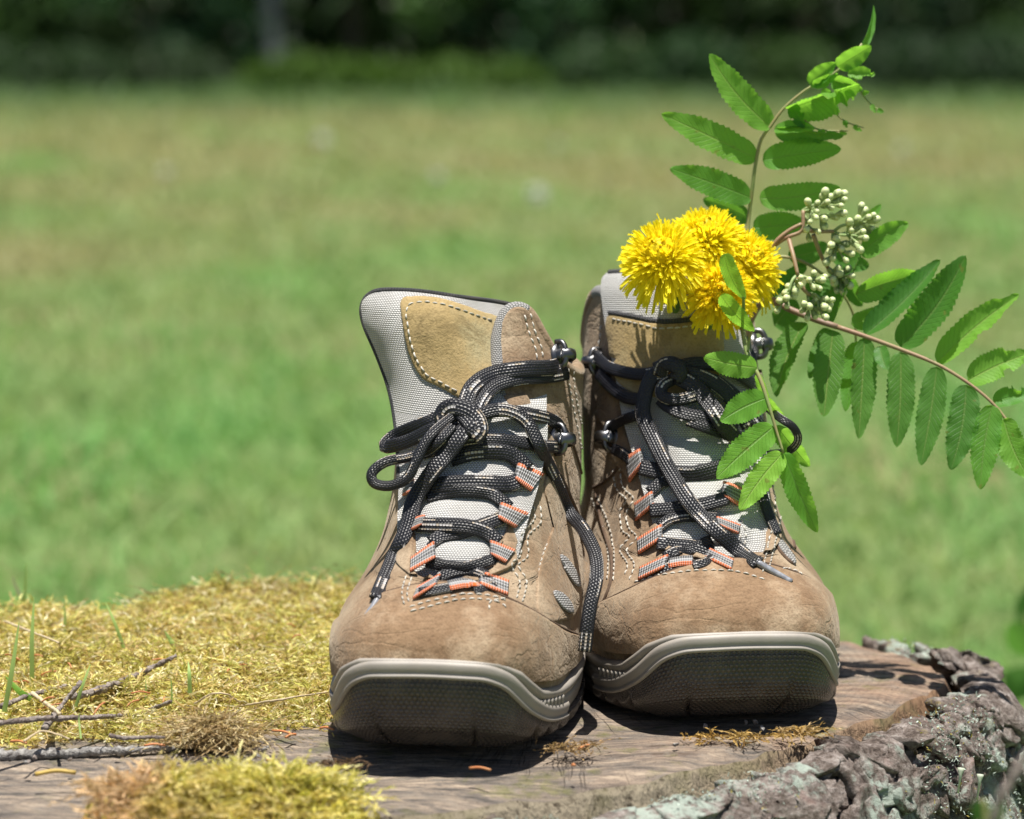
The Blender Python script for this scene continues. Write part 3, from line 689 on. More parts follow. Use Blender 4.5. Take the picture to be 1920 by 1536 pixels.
L((880, 790, 8), (915, 772, 9), (950, 770, 9), (985, 788, 8), (1008, 828, 7), (1030, 872, 6), (1050, 915, 4), (1066, 958, 3), (1094, 994, 3), (1116, 1040, None, 1.385), (1118, 1085, None, 1.37), (1108, 1130, None, 1.365), (1102, 1170, None, 1.362), (1096, 1222, None, 1.36), w=.0070)
L((872, 806, 10), (838, 850, 11), (802, 896, 9), (776, 940, 5), (764, 985, 3), (746, 1032, 3), (724, 1085, None, 1.375), (708, 1124, None, 1.37), w=.0088, aglet=[(700, 1138, -.002), (684, 1160, -.006)])
L((850, 800, 11), (812, 838, 15), (770, 856, None, 1.385), (724, 866, None, 1.38), (698, 886, None, 1.378), (702, 906, None, 1.376), (732, 911, None, 1.374), (764, 896, None, 1.374), (782, 862, None, 1.376), (806, 818, None, 1.38), (850, 780, 12), w=.0052, th=.0045)
L((858, 790, 9), (810, 806, 9), (768, 826, 9), (736, 836, None, 1.40), (722, 836, None, 1.405), (740, 818, None, 1.41), (790, 796, 7), (846, 772, 8), w=.0070)
L((838, 800, 9), (832, 776, 11), (848, 764, 13), (874, 770, 14), (892, 786, 13), (898, 808, 11), (886, 822, 9), w=.0095, th=.0045)
L((842, 768, 10), (866, 776, 13), (884, 798, 13), (884, 818, 9), w=.0085, th=.004)
L = lambda *c, **k: lace(BR, c, **k)
L((1236, 1072, 2), (1256, 1064, 1.5), (1262, 1062, 1)); L((1300, 1060, 1), (1318, 1056, 2), (1340, 1046, 2), w=.0055)
L((1232, 1018, 3), (1262, 1022, 3), (1300, 1026, 3), (1336, 1038, 3), w=.0075); L((1246, 1046, 2), (1266, 1034, 2), (1295, 1030, 3), (1335, 1012, 3), w=.006)
L((1218, 958, 3), (1258, 954, 3), (1310, 948, 3), (1364, 934, 3), w=.0075); L((1236, 988, 2), (1256, 974, 2), (1290, 968, 3), (1345, 972, 2), w=.006)
L((1200, 876, 4), (1250, 886, 4), (1300, 888, 4), (1350, 878, 3), (1385, 868, 2), w=.0085); L((1218, 924, 2), (1238, 906, 2), (1266, 896, 3), (1320, 880, 3), w=.0065)
L((1150, 842, 4), (1166, 850, 5), (1186, 866, 3), w=.0060); L((1140, 812, 3), (1152, 796, 4), (1178, 784, 4), (1206, 776, 5), w=.0058)
L((1112, 662, 6), (1126, 676, 7), (1150, 692, 6), (1200, 702, 6), (1245, 694, 8), w=.0066); L((1122, 700, 4), (1142, 722, 4), (1172, 744, 4), (1205, 750, 4), w=.0068)
L((1250, 700, 9), (1224, 706, 10), (1210, 738, 10), (1206, 778, 9), (1226, 826, 9), (1254, 880, 9), (1284, 930, 9), (1322, 976, 9), (1362, 1012, 7), (1398, 1042, 5), (1422, 1056, 4), w=.0082, aglet=[(1440, 1066, -.001), (1484, 1092, -.004)])
L((1262, 692, 8), (1296, 682, 8), (1340, 684, 8), (1384, 702, 8), (1420, 726, 6), w=.0070); L((1268, 700, 9), (1310, 704, 10), (1350, 726, 11), (1384, 764, 11), (1404, 800, 9), w=.0085)
L((1272, 706, 10), (1304, 726, 12), (1334, 762, 13), (1358, 798, 12), (1384, 826, 9), w=.0092); L((1282, 700, 6), (1340, 716, 7), (1392, 756, 7), (1424, 800, 6), w=.0080)
L((1268, 708, 8), (1244, 722, 10), (1242, 742, 11), (1268, 750, 12), (1298, 744, 12), (1318, 734, 10), w=.0066, th=.0036); L((1238, 748, 8), (1256, 764, 9), (1284, 776, 9), (1330, 786, 8), (1380, 808, 7), w=.0070)
L((1290, 788, 7), (1320, 800, 8), (1370, 816, 8), (1420, 826, 7), w=.0062)
L((1236, 706, 9), (1244, 686, 12), (1264, 684, 13), (1274, 698, 13), (1266, 714, 10), w=.0085, th=.004); L((1228, 690, 8), (1250, 682, 11), (1272, 690, 12), (1280, 704, 9), w=.006, th=.004)
L((1420, 750, 6), (1460, 782, None, 1.43), (1488, 802, None, 1.43), (1496, 826, None, 1.432), (1478, 846, None, 1.435), (1440, 852, 6), w=.0042, th=.0022)
L((1424, 905, 5), (1436, 950, 4), (1450, 984, 3), (1458, 1002, 3), w=.0058)
L((1404, 690, 4), (1412, 660, 5), (1400, 636, 4), w=.0062)
# ------------------------------------------------------------ dandelions
def dandelion(label, u, v, Y, axis, Rr, n, seed, orange=0.0, stem=None):
    rg = np.random.default_rng(seed); c = at(u, v, Y); ax = nrm(np.array(axis, float))
    t0 = thing('dandelion', label, 'flower', tuple(c - np.array([0, 0, .06])), 0, 'dandelions in the boot')
    e1 = nrm(np.cross(ax, [.3, .2, .9])); e2 = np.cross(ax, e1)
    V, Fq, Cc = [], [], []
    for i in range(n):
        f = (i + .5) / n                         # 0 centre .. 1 rim
        ph = i * 2.39996 + rg.normal() * .25
        pol = (f ** .62) * 1.62 + rg.normal() * .09
        d = ax * math.cos(pol) + (e1 * math.cos(ph) + e2 * math.sin(ph)) * math.sin(pol)
        Ln = Rr * (.60 + .40 * f ** .8) * rg.uniform(.86, 1.10); w = .0018 * rg.uniform(.8, 1.15) * (.75 + .3 * f)
        s = nrm(np.cross(d, ax) + rg.normal(size=3) * .35 + 1e-4); nn = np.cross(s, d)
        base = c - ax * Rr * .10 + (e1 * math.cos(ph) + e2 * math.sin(ph)) * Rr * .10 * f
        cur = rg.normal() * .20 + .10 * (1 - f); gv = np.array([0, 0, -1.0]) * max(0, f - .45) * rg.uniform(.2, .9); col = np.array([.99, .875, .035]) * rg.uniform(.85, 1.08)
        col = col * (1 - orange) + orange * np.array([.97, .66, .012]) if rg.random() < .9 else col
        if f < .25: col = col * np.array([1, .95, .9])
        k = len(V); ts = [0, .25, .5, .75, .92]
        for t in ts:
            p = base + d * Ln * t + (nn * cur + gv) * Ln * t * t
            ww = w * (.45 + .55 * min(1, t * 2.2))
            V += [p - s * ww * .5 + nn * ww * .12, p - nn * ww * .10, p + s * ww * .5 + nn * ww * .12]
        p = base + d * Ln + (nn * cur + gv) * Ln
        for j, (o_, l_) in enumerate([(-.5, .0), (-.2, -.035), (0, .02), (.2, -.035), (.5, .0)]): V.append(p + s * w * o_ + d * Ln * l_)
        for r in range(4):
            a = k + r * 3; Fq += [(a, a + 1, a + 4, a + 3), (a + 1, a + 2, a + 5, a + 4)]
        a = k + 12; b = k + 15
        Fq += [(a, a + 1, b + 1, b), (a + 1, b + 2, b + 1), (a + 1, b + 3, b + 2), (a + 1, a + 2, b + 4, b + 3)]
        Cc += [col] * 20
    tag(mk('petals', V, Fq, M['petal'], t0, None, np.array(Cc), False), kind='stuff')
    aa_ = np.arange(18) / 18 * 2 * np.pi; pr_ = [(1.0, -.08), (.95, .12), (.78, .34), (.5, .5), (.22, .57), (.01, .59)]
    dv = [c + (e1 * math.cos(x) + e2 * math.sin(x)) * r_ * Rr * .50 + ax * h_ * Rr * .95 + rg.normal(size=3) * .0005 for r_, h_ in pr_ for x in aa_]
    mk('flower_disc', dv, gridf(6, 18, True), M['petal'], t0, None, np.tile(np.array([.97, .80, .02]), (108, 1)), False)
    # bracts and stalk
    nb = 16; R, D = [], []
    for i in range(nb):
        ph = i / nb * 2 * np.pi; rad = e1 * math.cos(ph) + e2 * math.sin(ph); R.append(c - ax * Rr * .55 + rad * .002); D.append(rad * .75 + ax * .7)
    Vb, Fb, _ = blades(np.array(R), np.array(D), np.full(nb, Rr * .62), np.full(nb, .0045), np.tile(ax * .15, (nb, 1)), 3, np.tile(ax, (nb, 1)))
    mk('bracts', Vb, Fb, M['bract'], t0)
    P = crs(np.array([c - ax * Rr * .2, c - ax * Rr * .62, c - ax * Rr * 1.0 + np.array([0, 0, -.006]), np.array(stem)]), 20)
    r = np.interp(np.linspace(0, 1, 20), [0, .12, .25, 1], [.0055, .0048, .0022, .0020]); mktube('stalk', P, r, M['bract'], t0, 10)
    return t0
SB = (.085, 1.53, .12)
dandelion('big lemon yellow dandelion overhanging the grey tongue top', 1242, 480, 1.455, (-.32, -.72, .52), .0215, 680, 1, 0.0, SB)
dandelion('yellow dandelion standing up between two others, below the upright rowan leaf', 1326, 444, 1.472, (.06, -.50, .82), .0200, 600, 2, 0.0, SB)
dandelion('yellow dandelion facing the rowan bud clusters', 1402, 492, 1.476, (.50, -.60, .50), .0195, 600, 3, .06, SB)
dandelion('orange centred dandelion drooping over the boot tongue behind a hanging rowan leaflet', 1350, 545, 1.452, (.05, -.80, .10), .0172, 560, 4, .30, SB)
# ------------------------------------------------------------ rowan branch
RB = thing('rowan_branch', 'rowan branch with green toothed leaflets and cream flower buds stuck in the boot', 'branch', (.098, 1.50, .10))
def leaflet(base, tip, width, roll=0.0, fold=.25, curl=0.0, mat='leaf', bite=0.0, seed=0, teeth=17, name='leaflet'):
    rg = random.Random(seed * 7 + 3); base, tip = np.array(base), np.array(tip)
    a = tip - base; Ln = np.linalg.norm(a); a = a / Ln
    c = nrm(CAM - (base + tip) / 2); n0 = nrm(c - (c @ a) * a); s0 = np.cross(a, n0)
    n = n0 * math.cos(roll) + s0 * math.sin(roll); s = np.cross(a, n)
    nt_, ncx = 53, 9; ts = np.linspace(0, 1, nt_); cs = np.linspace(-1, 1, ncx)
    h = width / 2 / max(.35, abs(math.cos(roll))) * np.minimum(1, np.sin(np.pi * ts ** .80).clip(0) ** .52 * 1.03) * (1 - .25 * ts ** 5)
    saw = 1 - .17 * ((ts * teeth) % 1.0) * sstep(.12, .25, ts) * (1 - sstep(.95, 1.0, ts))
    fL = np.ones(nt_); fR = np.ones(nt_)
    if bite:
        for _ in range(3):
            q, w_ = rg.uniform(.45, .95), rg.uniform(.03, .10)
            (fL if rg.random() < .5 else fR)[np.abs(ts - q) < w_] *= 1 - bite * rg.uniform(.5, 1)
    V, U = [], []; w1, w2 = rg.uniform(0, 6), rg.uniform(2.5, 4.5); asym = rg.uniform(-.06, .06)
    for i, t in enumerate(ts):
        mid = base + a * Ln * t + n * (curl * Ln * (t * t - t * .3)) + s * (asym * Ln * math.sin(math.pi * t))
        for cc in cs:
            e = h[i] * (saw[i] if abs(cc) > .99 else 1 - (1 - saw[i]) * abs(cc) ** 3) * (fL[i] if cc < 0 else fR[i])
            rip = .035 * width * math.sin(t * 2 * math.pi * w2 + w1 + (1.5 if cc > 0 else 0)) * abs(cc) ** 2
            V.append(mid + s * cc * e + n * (fold * abs(cc) ** 1.3 * h[i] + rip)); U.append((cc, t))
    return mk(name, V, gridf(nt_, ncx), M[mat], RB, U)
def lf(b, t, w, Y, dY=0.0, **k):
    m = Y / F
    return leaflet(at(b[0], b[1], Y), at(t[0], t[1], Y + dY), w * m, seed=int(b[0] + t[1] * 3), **k)
def stalk(pts, r0, r1, mat, name='leaf_stalk', parent=None, segs=9):
    P = crs(np.array([at(*p) for p in pts]), max(12, 4 * len(pts))); return mktube(name, P, np.linspace(r0, r1, len(P)), M[mat], parent or RB, segs)
# upright leaf
YA = 1.515
stalk([(1385, 640, 1.51), (1396, 500, 1.51), (1403, 415, YA), (1411, 350, YA), (1417, 305, YA), (1427, 262, YA), (1446, 235, YA), (1470, 203, YA), (1512, 168, YA), (1558, 142, YA), (1598, 108, YA), (1616, 82, YA)], .0013, .0006, 'rachis')
lf((1446, 240), (1332, 101), 60, YA, -.010, roll=.35, fold=.18, curl=-.05)
lf((1419, 298), (1243, 213), 60, YA, -.016, roll=.25, fold=.14, curl=-.06)
lf((1409, 372), (1260, 316), 58, YA, -.020, roll=.2, fold=.12, curl=-.06)
lf((1406, 410), (1318, 374), 42, YA + .004, .01, roll=-.5, fold=.2, mat='leaf_shaded')
lf((1430, 301), (1578, 280), 58, YA, -.010, roll=-.2, fold=.32, curl=.03)
lf((1424, 372), (1576, 352), 56, YA, -.008, roll=-.15, fold=.14)
lf((1412, 428), (1512, 418), 58, YA + .002, -.004, roll=-.1, fold=.1)
lf((1452, 246), (1582, 254), 34, YA, -.012, roll=.7, fold=.5, mat='leaf_shaded', bite=.5)
lf((1452, 243), (1528, 242), 26, YA - .003, -.012, roll=-.6, fold=.3)
lf((1476, 205), (1612, 150), 52, YA, -.018, roll=.75, fold=.75, curl=.10, bite=.7)
lf((1484, 200), (1508, 240), 30, YA - .002, -.01, roll=.3, fold=.4, mat='leaf_shaded', bite=.6)
lf((1518, 158), (1568, 118), 36, YA - .002, -.01, roll=-.3, fold=.5)
lf((1524, 160), (1572, 138), 24, YA - .006, -.006, roll=.2, fold=.3, bite=.4)
lf((1570, 125), (1634, 86), 40, YA - .002, -.01, roll=.3, fold=.3)
lf((1606, 100), (1644, 10), 13, YA, .012, roll=.9, fold=.8, curl=-.10)
lf((1560, 150), (1618, 168), 34, YA - .004, -.008, roll=.3, fold=.6, bite=.8)
lf((1590, 138), (1641, 140), 28, YA - .002, -.004, roll=-.3, fold=.6, bite=.8)
lf((1545, 165), (1566, 205), 22, YA - .004, .004, roll=.3, fold=.4, bite=.9, mat='leaf_shaded')
lf((1580, 150), (1600, 188), 20, YA - .004, .004, roll=.3, fold=.4, bite=.9)
stalk([(1545, 175, YA - .004), (1560, 205, YA - .004), (1585, 228, YA - .004), (1620, 240, YA - .006)], .0006, .0003, 'rachis', 'leaf_rib')
stalk([(1602, 145, YA - .004), (1616, 175, YA - .004), (1632, 195, YA - .004), (1656, 212, YA - .004)], .0006, .0003, 'rachis', 'leaf_rib')
stalk([(1508, 225, YA - .004), (1535, 243, YA - .004), (1590, 246, YA - .008)], .0005, .0003, 'rachis', 'leaf_rib')
for b_, t_ in [((1560, 205), (1572, 216)), ((1583, 226), (1588, 240)), ((1600, 236), (1616, 246)), ((1617, 176), (1630, 172)), ((1634, 196), (1642, 212)), ((1645, 206), (1657, 211)), ((1540, 243), (1548, 256)), ((1575, 247), (1588, 252)), ((1554, 196), (1548, 206))]:
    lf(b_, t_, 11, YA - .005, -.002, fold=.2, bite=.6)
# right hand leaf, with the main twig
stalk([(1380, 700, 1.52), (1408, 600, 1.505), (1440, 562, 1.495), (1480, 580, 1.49), (1530, 600, 1.486), (1570, 613, 1.484)], .0020, .0015, 'twig', 'twig')
stalk([(1570, 613, 1.484), (1620, 630, 1.482), (1688, 655, 1.48), (1757, 683, 1.476), (1815, 718, 1.472), (1862, 757, 1.468), (1895, 798, 1.464), (1918, 828, 1.462)], .0013, .0006, 'rachisr')
def yb(u): return float(np.interp(u, [1440, 1570, 1700, 1920], [1.495, 1.484, 1.479, 1.462]))
for b_, t_, w, k in [((1508, 604), (1453, 742), 50, dict(roll=.55, fold=.5, mat='leaf_shaded', curl=-.05)), ((1553, 616), (1518, 710), 42, dict(roll=.2, fold=.2, mat='leaf_shaded')), ((1562, 619), (1545, 782), 62, dict(roll=.1, fold=.18, mat='leaf_shaded')),
                     ((1621, 634), (1610, 823), 52, dict(roll=-.3, fold=.35, mat='leaf_shaded')), ((1689, 660), (1682, 838), 58, dict(roll=-.1, fold=.2, mat='leaf_shaded', curl=-.05)), ((1757, 688), (1727, 873), 56, dict(roll=.1, fold=.2, mat='leaf_shaded')),
                     ((1812, 722), (1784, 880), 64, dict(roll=-.1, fold=.2, mat='leaf_shaded', curl=-.05)), ((1860, 760), (1838, 918), 58, dict(roll=-.15, fold=.25)), ((1882, 786), (1930, 898), 58, dict(roll=.2, fold=.25)),
                     ((1650, 650), (1664, 694), 32, dict(mat='leaf_shaded')), ((1606, 640), (1586, 772), 40, dict(roll=.4))]:
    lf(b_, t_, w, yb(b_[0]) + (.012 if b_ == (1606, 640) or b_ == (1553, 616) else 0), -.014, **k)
for b_, t_, w, dy, k in [((1560, 608), (1624, 476), 44, .012, dict(roll=-.95, fold=.7, mat='leaf_shaded', curl=.10)), ((1622, 628), (1763, 488), 50, .01, dict(roll=-.5, fold=.6, mat='leaf_shaded')), ((1689, 651), (1811, 479), 72, -.004, dict(roll=-.3, fold=.5, mat='leaf_shaded')),
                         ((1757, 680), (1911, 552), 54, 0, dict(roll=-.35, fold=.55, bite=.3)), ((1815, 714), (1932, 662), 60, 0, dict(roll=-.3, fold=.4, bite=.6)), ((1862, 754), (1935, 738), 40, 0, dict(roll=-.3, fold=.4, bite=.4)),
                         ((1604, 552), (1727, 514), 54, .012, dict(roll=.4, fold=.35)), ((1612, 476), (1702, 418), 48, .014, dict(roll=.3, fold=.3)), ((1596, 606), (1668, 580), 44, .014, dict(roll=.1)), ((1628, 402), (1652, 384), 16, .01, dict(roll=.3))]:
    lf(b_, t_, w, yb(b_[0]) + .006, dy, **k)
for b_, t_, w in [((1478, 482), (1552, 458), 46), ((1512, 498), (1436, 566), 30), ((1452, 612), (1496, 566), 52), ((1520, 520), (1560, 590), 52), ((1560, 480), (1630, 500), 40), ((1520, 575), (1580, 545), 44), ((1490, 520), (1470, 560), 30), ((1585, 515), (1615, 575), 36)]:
    lf(b_, t_, w, 1.515, .008, roll=random.uniform(-.5, .5), fold=.3, mat='leaf_shaded')
stalk([(1450, 480, 1.512), (1490, 485, 1.512), (1530, 505, 1.512), (1575, 545, 1.512), (1600, 590, 1.514), (1605, 640, 1.514)], .0009, .0006, 'rachis')
# hanging leaf in front of the boot
YC = 1.44
stalk([(1388, 590, 1.465), (1394, 625, 1.452), (1402, 665, 1.446), (1424, 708, 1.44), (1440, 755, 1.436), (1455, 805, 1.433), (1469, 850, 1.43)], .0015, .0006, 'rachis')
lf((1420, 690), (1320, 670), 52, 1.441, -.012, roll=.15, mat='leaf_lit', fold=-.12)
lf((1438, 746), (1351, 790), 60, 1.437, -.012, roll=-.1, mat='leaf_lit', fold=.1)
lf((1451, 800), (1343, 897), 64, 1.434, -.014, roll=-.1, mat='leaf_lit', fold=.1)
lf((1468, 849), (1387, 957), 54, 1.431, -.012, roll=-.1, mat='leaf_lit', fold=.12)
lf((1470, 849), (1530, 1000), 50, 1.431, -.008, roll=.35, mat='leaf_lit', fold=.2, curl=-.08)
lf((1456, 797), (1517, 878), 40, 1.435, .004, roll=.5, mat='leaf_lit', fold=.35, curl=-.08)
lf((1438, 746), (1472, 786), 22, 1.438, .006, roll=.6, mat='leaf_lit', fold=.3)
lf((1424, 700), (1442, 750), 18, 1.443, .006, roll=.9, mat='leaf_lit', fold=.4)
lf((1358, 476), (1397, 562), 36, 1.428, .004, roll=.25, mat='leaf_lit', fold=-.2)
lf((1352, 553), (1414, 622), 36, 1.428, .012, roll=.2, mat='leaf_lit', fold=-.2)
stalk([(1394, 556, 1.432), (1394, 580, 1.44), (1392, 606, 1.452)], .0007, .0009, 'rachis')
stalk([(1410, 620, 1.44), (1404, 640, 1.446), (1402, 660, 1.446)], .0006, .0008, 'rachis')
# bud clusters
def bud_mesh():
    na, prof = 10, [(0, -.0062), (.00042, -.0060), (.00046, -.0038), (.0010, -.0024), (.00155, -.0008), (.00168, -.0001), (.00166, .0002), (.00155, .0010), (.0011, .0017), (.0005, .0020), (0, .0021)]
    a = np.arange(na) / na * 2 * np.pi
    V = np.array([[r * math.cos(x), r * math.sin(x), z] for r, z in prof for x in a]); Fq = gridf(len(prof), na, True)
    mi = [1 if i // na < 5 else 0 for i in range(len(Fq))]
    for r in range(5):
        x = r / 5 * 2 * np.pi; k = len(V)   # sepals
        p = np.array([[math.cos(x + d) * rr, math.sin(x + d) * rr, z] for d, rr, z in [(-.35, .00165, -.0006), (.35, .00165, -.0006), (0, .00185, .0007)]]); V = np.vstack([V, p]); Fq = np.vstack([Fq, [[k, k + 1, k + 2, k + 2]]]); mi.append(1)
    me = bpy.data.meshes.new('bud'); me.from_pydata([tuple(p) for p in V], [], fixq(Fq)); me.materials.append(M['bud']); me.materials.append(M['calyx'])
    me.polygons.foreach_set('use_smooth', np.ones(len(me.polygons), bool)); me.polygons.foreach_set('material_index', np.array(mi, np.int32)); return me
BUD = bud_mesh(); ZS = 5.484
zp = lambda x, y: (1380 + x / ZS, 340 + y / ZS)
CL = [([(915, 115), (885, 160), (965, 165), (1000, 160), (1040, 125), (1105, 130), (740, 215), (835, 225), (910, 250), (980, 275), (1050, 200), (1075, 250), (825, 310), (1100, 330), (1030, 370), (905, 385), (760, 415), (725, 495), (840, 515), (750, 585), (905, 460), (820, 370), (1110, 190), (935, 215)], (690, 300), 1.488),
      ([(1290, 255), (1320, 305), (1360, 370), (1410, 350), (1430, 395), (1250, 390), (1165, 420), (1340, 440), (1390, 485), (1275, 480), (1185, 510), (1225, 575), (1325, 585), (1300, 520), (1030, 600), (1135, 645), (1085, 695), (1030, 685), (965, 715), (1000, 790), (930, 830), (1180, 745), (1275, 700), (1130, 810), (1220, 640), (1380, 535), (980, 655)], (1000, 520), 1.490),
      ([(1060, 955), (1105, 1000), (1150, 905), (1000, 1005), (1115, 1050), (1035, 1120), (1100, 1130), (1190, 975), (1010, 1040), (1165, 1065), (1050, 905)], (940, 880), 1.493),
      ([(800, 945), (665, 995), (755, 1015), (880, 1015), (795, 1085), (860, 1100), (655, 1070), (545, 1080), (510, 1145), (600, 1165), (520, 1200), (450, 1225), (525, 1280), (610, 1125), (425, 1330), (905, 985)], (640, 960), 1.472),
      ([(825, 1220), (910, 1215), (985, 1220), (910, 1290), (960, 1270), (755, 1285), (690, 1320), (840, 1325), (735, 1400), (945, 1310), (810, 1380), (920, 1395), (700, 1260)], (740, 1150), 1.474)]
rg = random.Random(5)
for ci, (bl, hub, Y) in enumerate(CL):
    hub3 = at(*zp(*hub), Y + .006); B3 = []
    for x, y in bl: B3.append(at(*zp(x, y), Y + rg.uniform(-.005, .006)))
    parts = []; tips = []
    B3 = np.array(B3); k = max(3, len(bl) // 5); cent = B3[RNG.choice(len(B3), k, False)]
    for _ in range(6):
        lab = np.argmin(np.linalg.norm(B3[:, None] - cent[None], axis=2), 1); cent = np.array([B3[lab == j].mean(0) if (lab == j).any() else cent[j] for j in range(k)])
    for j in range(k):
        sub = hub3 + (cent[j] - hub3) * .62; mid = (hub3 + sub) / 2 + RNG.normal(size=3) * .0010
        parts.append(tube(crs(np.array([hub3, mid, sub]), 8), np.linspace(.0009, .0007, 8), 7))
        for i in np.where(lab == j)[0]:
            d = nrm(B3[i] - sub + np.array([0, -.0012, .0010])); tips.append((B3[i], d)); m_ = (sub + B3[i]) / 2 + RNG.normal(size=3) * .0004
            parts.append(tube(crs(np.array([sub, m_, B3[i] - d * .005]), 6), .00045, 6))
    V, Fq, U = join(parts); cl = mk('flower_cluster', V, fixq(Fq), M['calyx'], RB, U)
    for p, d in tips:
        o = bpy.data.objects.new('bud', BUD); COL.objects.link(o); o.parent = cl
        o.location = p - np.array(RB.location); o.rotation_euler = Vector(d).to_track_quat('Z', 'Y').to_euler(); s = rg.uniform(.85, 1.28); o.scale = (s, s, s * rg.uniform(.9, 1.15))
for pts in ([(1440, 480, 1.49), (1456, 452, 1.488), (1480, 432, 1.488), (1503, 420, 1.488)], [(1452, 460, 1.49), (1475, 445, 1.488), (1503, 432, 1.488), (1506, 395, 1.490)], [(1506, 432, 1.488), (1540, 434, 1.49), (1562, 434, 1.493)], [(1479, 448, 1.488), (1488, 482, 1.48), (1496, 516, 1.476)],
            [(1495, 520, 1.476), (1505, 540, 1.476), (1518, 554, 1.478)], [(1525, 440, 1.49), (1540, 480, 1.494), (1552, 502, 1.497)], [(1420, 545, 1.49), (1440, 562, 1.492), (1456, 572, 1.49)]):
    stalk(pts, .0012, .0009, 'rachisr', 'flower_stalk')
# ------------------------------------------------------------ stump
def m_wood_top():
    t = NT('weathered_wood'); p = t.pos()
    st = t.n('ShaderNodeMapping', {0: p, 3: (30, 150, 60)}).outputs[0]
    n1 = t.noise(st, 1.0, 8, .75, .4); n2 = t.noise(p, 90, 6, .75); n3 = t.noise(p, 700, 3, .65); n4 = t.noise(p, 16, 4, .6)
    c = t.ramp(n1, [(.32, (.050, .046, .043)), (.44, (.15, .132, .117)), (.55, (.31, .25, .195)), (.68, (.56, .45, .34))])
    rd = t.math('MULTIPLY', t.ramp(t.sep(p)[0], [(.0, 0.), (.20, 1.)]), t.ramp(n4, [(.40, 0.), (.58, 1.)]))
    c = t.mix(t.math('MULTIPLY', rd, .55), c, (.40, .24, .15))
    c = t.mix(t.math('MULTIPLY', t.ramp(n2, [(.52, 0.), (.7, 1.)]), .55), c, (.30, .27, .23))
    c = t.mix(t.math('MULTIPLY', t.ramp(t.noise(p, 30, 4, .7), [(.56, 0.), (.68, 1.)]), .55), c, (.16, .17, .035))
    c = t.mix(t.math('MULTIPLY', t.ramp(n3, [(.58, 0.), (.7, 1.)]), .6), c, (.035, .03, .027))
    dx, dy, _z = t.sep(t.n('ShaderNodeVectorMath', {0: p, 1: (.02, 1.52, 0)}, operation='SUBTRACT').outputs[0])
    rr_ = t.math('SQRT', t.math('ADD', t.math('MULTIPLY', dx, dx), t.math('MULTIPLY', dy, dy))); th_ = t.math('ARCTAN2', dy, dx)
    ring = t.math('SINE', t.math('ADD', t.math('MULTIPLY', rr_, 1500.0), t.math('MULTIPLY', t.noise(p, 9, 3), 26.0)))
    spl = t.noise(t.n('ShaderNodeCombineXYZ', {0: t.math('MULTIPLY', th_, 9.0), 1: t.math('MULTIPLY', rr_, 5.0)}).outputs[0], 1.0, 4, .6)
    crk = t.math('MULTIPLY', t.ramp(t.math('ABSOLUTE', t.math('SUBTRACT', spl, .5)), [(.0, 1.), (.016, 0.)]), t.ramp(t.noise(p, 13, 2), [(.45, 0.), (.6, 1.)]))
    c = t.mix(t.math('MULTIPLY', t.ramp(ring, [(0., 0.), (.9, 1.)]), .14), c, (.07, .055, .045)); c = t.mix(t.math('MULTIPLY', crk, .35), c, (.03, .025, .02))
    n1 = t.math('ADD', n1, t.math('SUBTRACT', t.math('MULTIPLY', ring, .035), t.math('MULTIPLY', crk, .3)))
    h = t.math('ADD', t.math('MULTIPLY', n1, 1.2), t.math('ADD', t.math('MULTIPLY', n2, .7), t.math('MULTIPLY', n3, .45)))
    return t.out(t.pbr(c, .88, t.bump(h, 1.0, .0030), Specular_IOR_Level=.2))
def m_wood_edge():
    t = NT('sapwood_edge'); p = t.pos()
    st = t.n('ShaderNodeMapping', {0: p, 3: (260, 260, 26)}).outputs[0]
    n1 = t.noise(st, 1.0, 5, .7); n2 = t.noise(p, 40, 4, .6)
    red = t.ramp(t.sep(p)[0], [(.07, 0.), (.19, 1.)])
    c = t.mix(red, t.mix(n1, (.12, .10, .07), (.42, .36, .26)), t.mix(n1, (.10, .055, .03), (.40, .25, .15)))
    c = t.mix(t.ramp(n1, [(.33, .9), (.45, 0.)]), c, (.04, .028, .018))
    c = t.mix(t.math('MULTIPLY', t.ramp(n2, [(.5, 0.), (.65, 1.)]), .5), c, (.16, .15, .07))
    return t.out(t.pbr(c, .85, t.bump(n1, 1.0, .006), Specular_IOR_Level=.2))
def m_bark():
    t = NT('lichened_bark'); p = t.pos()
    st = t.n('ShaderNodeMapping', {0: p, 3: (1, 1, 2.2)}).outputs[0]
    n1 = t.noise(st, 95, 9, .78); n2 = t.noise(p, 300, 5, .75); n3 = t.noise(p, 22, 5, .65); n4 = t.noise(p, 130, 5, .7)
    c = t.ramp(n1, [(.31, (.030, .022, .018)), (.43, (.15, .118, .100)), (.55, (.31, .262, .235)), (.69, (.56, .50, .47))])
    c = t.mix(t.math('MULTIPLY', t.ramp(n2, [(.38, 1.), (.5, 0.)]), .6), c, (.05, .035, .03))
    li = t.math('MULTIPLY', t.ramp(n3, [(.50, 0.), (.58, 1.)]), t.ramp(n4, [(.42, 0.), (.52, 1.)]))
    c = t.mix(t.math('MULTIPLY', li, .85), c, t.mix(n2, (.36, .44, .38), (.55, .62, .54)))
    yl = t.math('MULTIPLY', t.ramp(t.noise(p, 28, 3, .6), [(.60, 0.), (.68, 1.)]), t.ramp(n2, [(.5, 0.), (.6, 1.)]))
    c = t.mix(t.math('MULTIPLY', yl, .8), c, (.30, .24, .045))
    pk = t.math('MULTIPLY', t.ramp(t.noise(p, 33, 3, .6), [(.60, 0.), (.7, 1.)]), .5)
    c = t.mix(pk, c, (.34, .20, .17))
    h = t.math('ADD', n1, t.math('MULTIPLY', n2, .6))
    return t.out(t.pbr(c, .92, t.bump(h, 1.0, .0035), Specular_IOR_Level=.15))
M['wtop'], M['wedge'], M['bark'] = m_wood_top(), m_wood_edge(), m_bark()
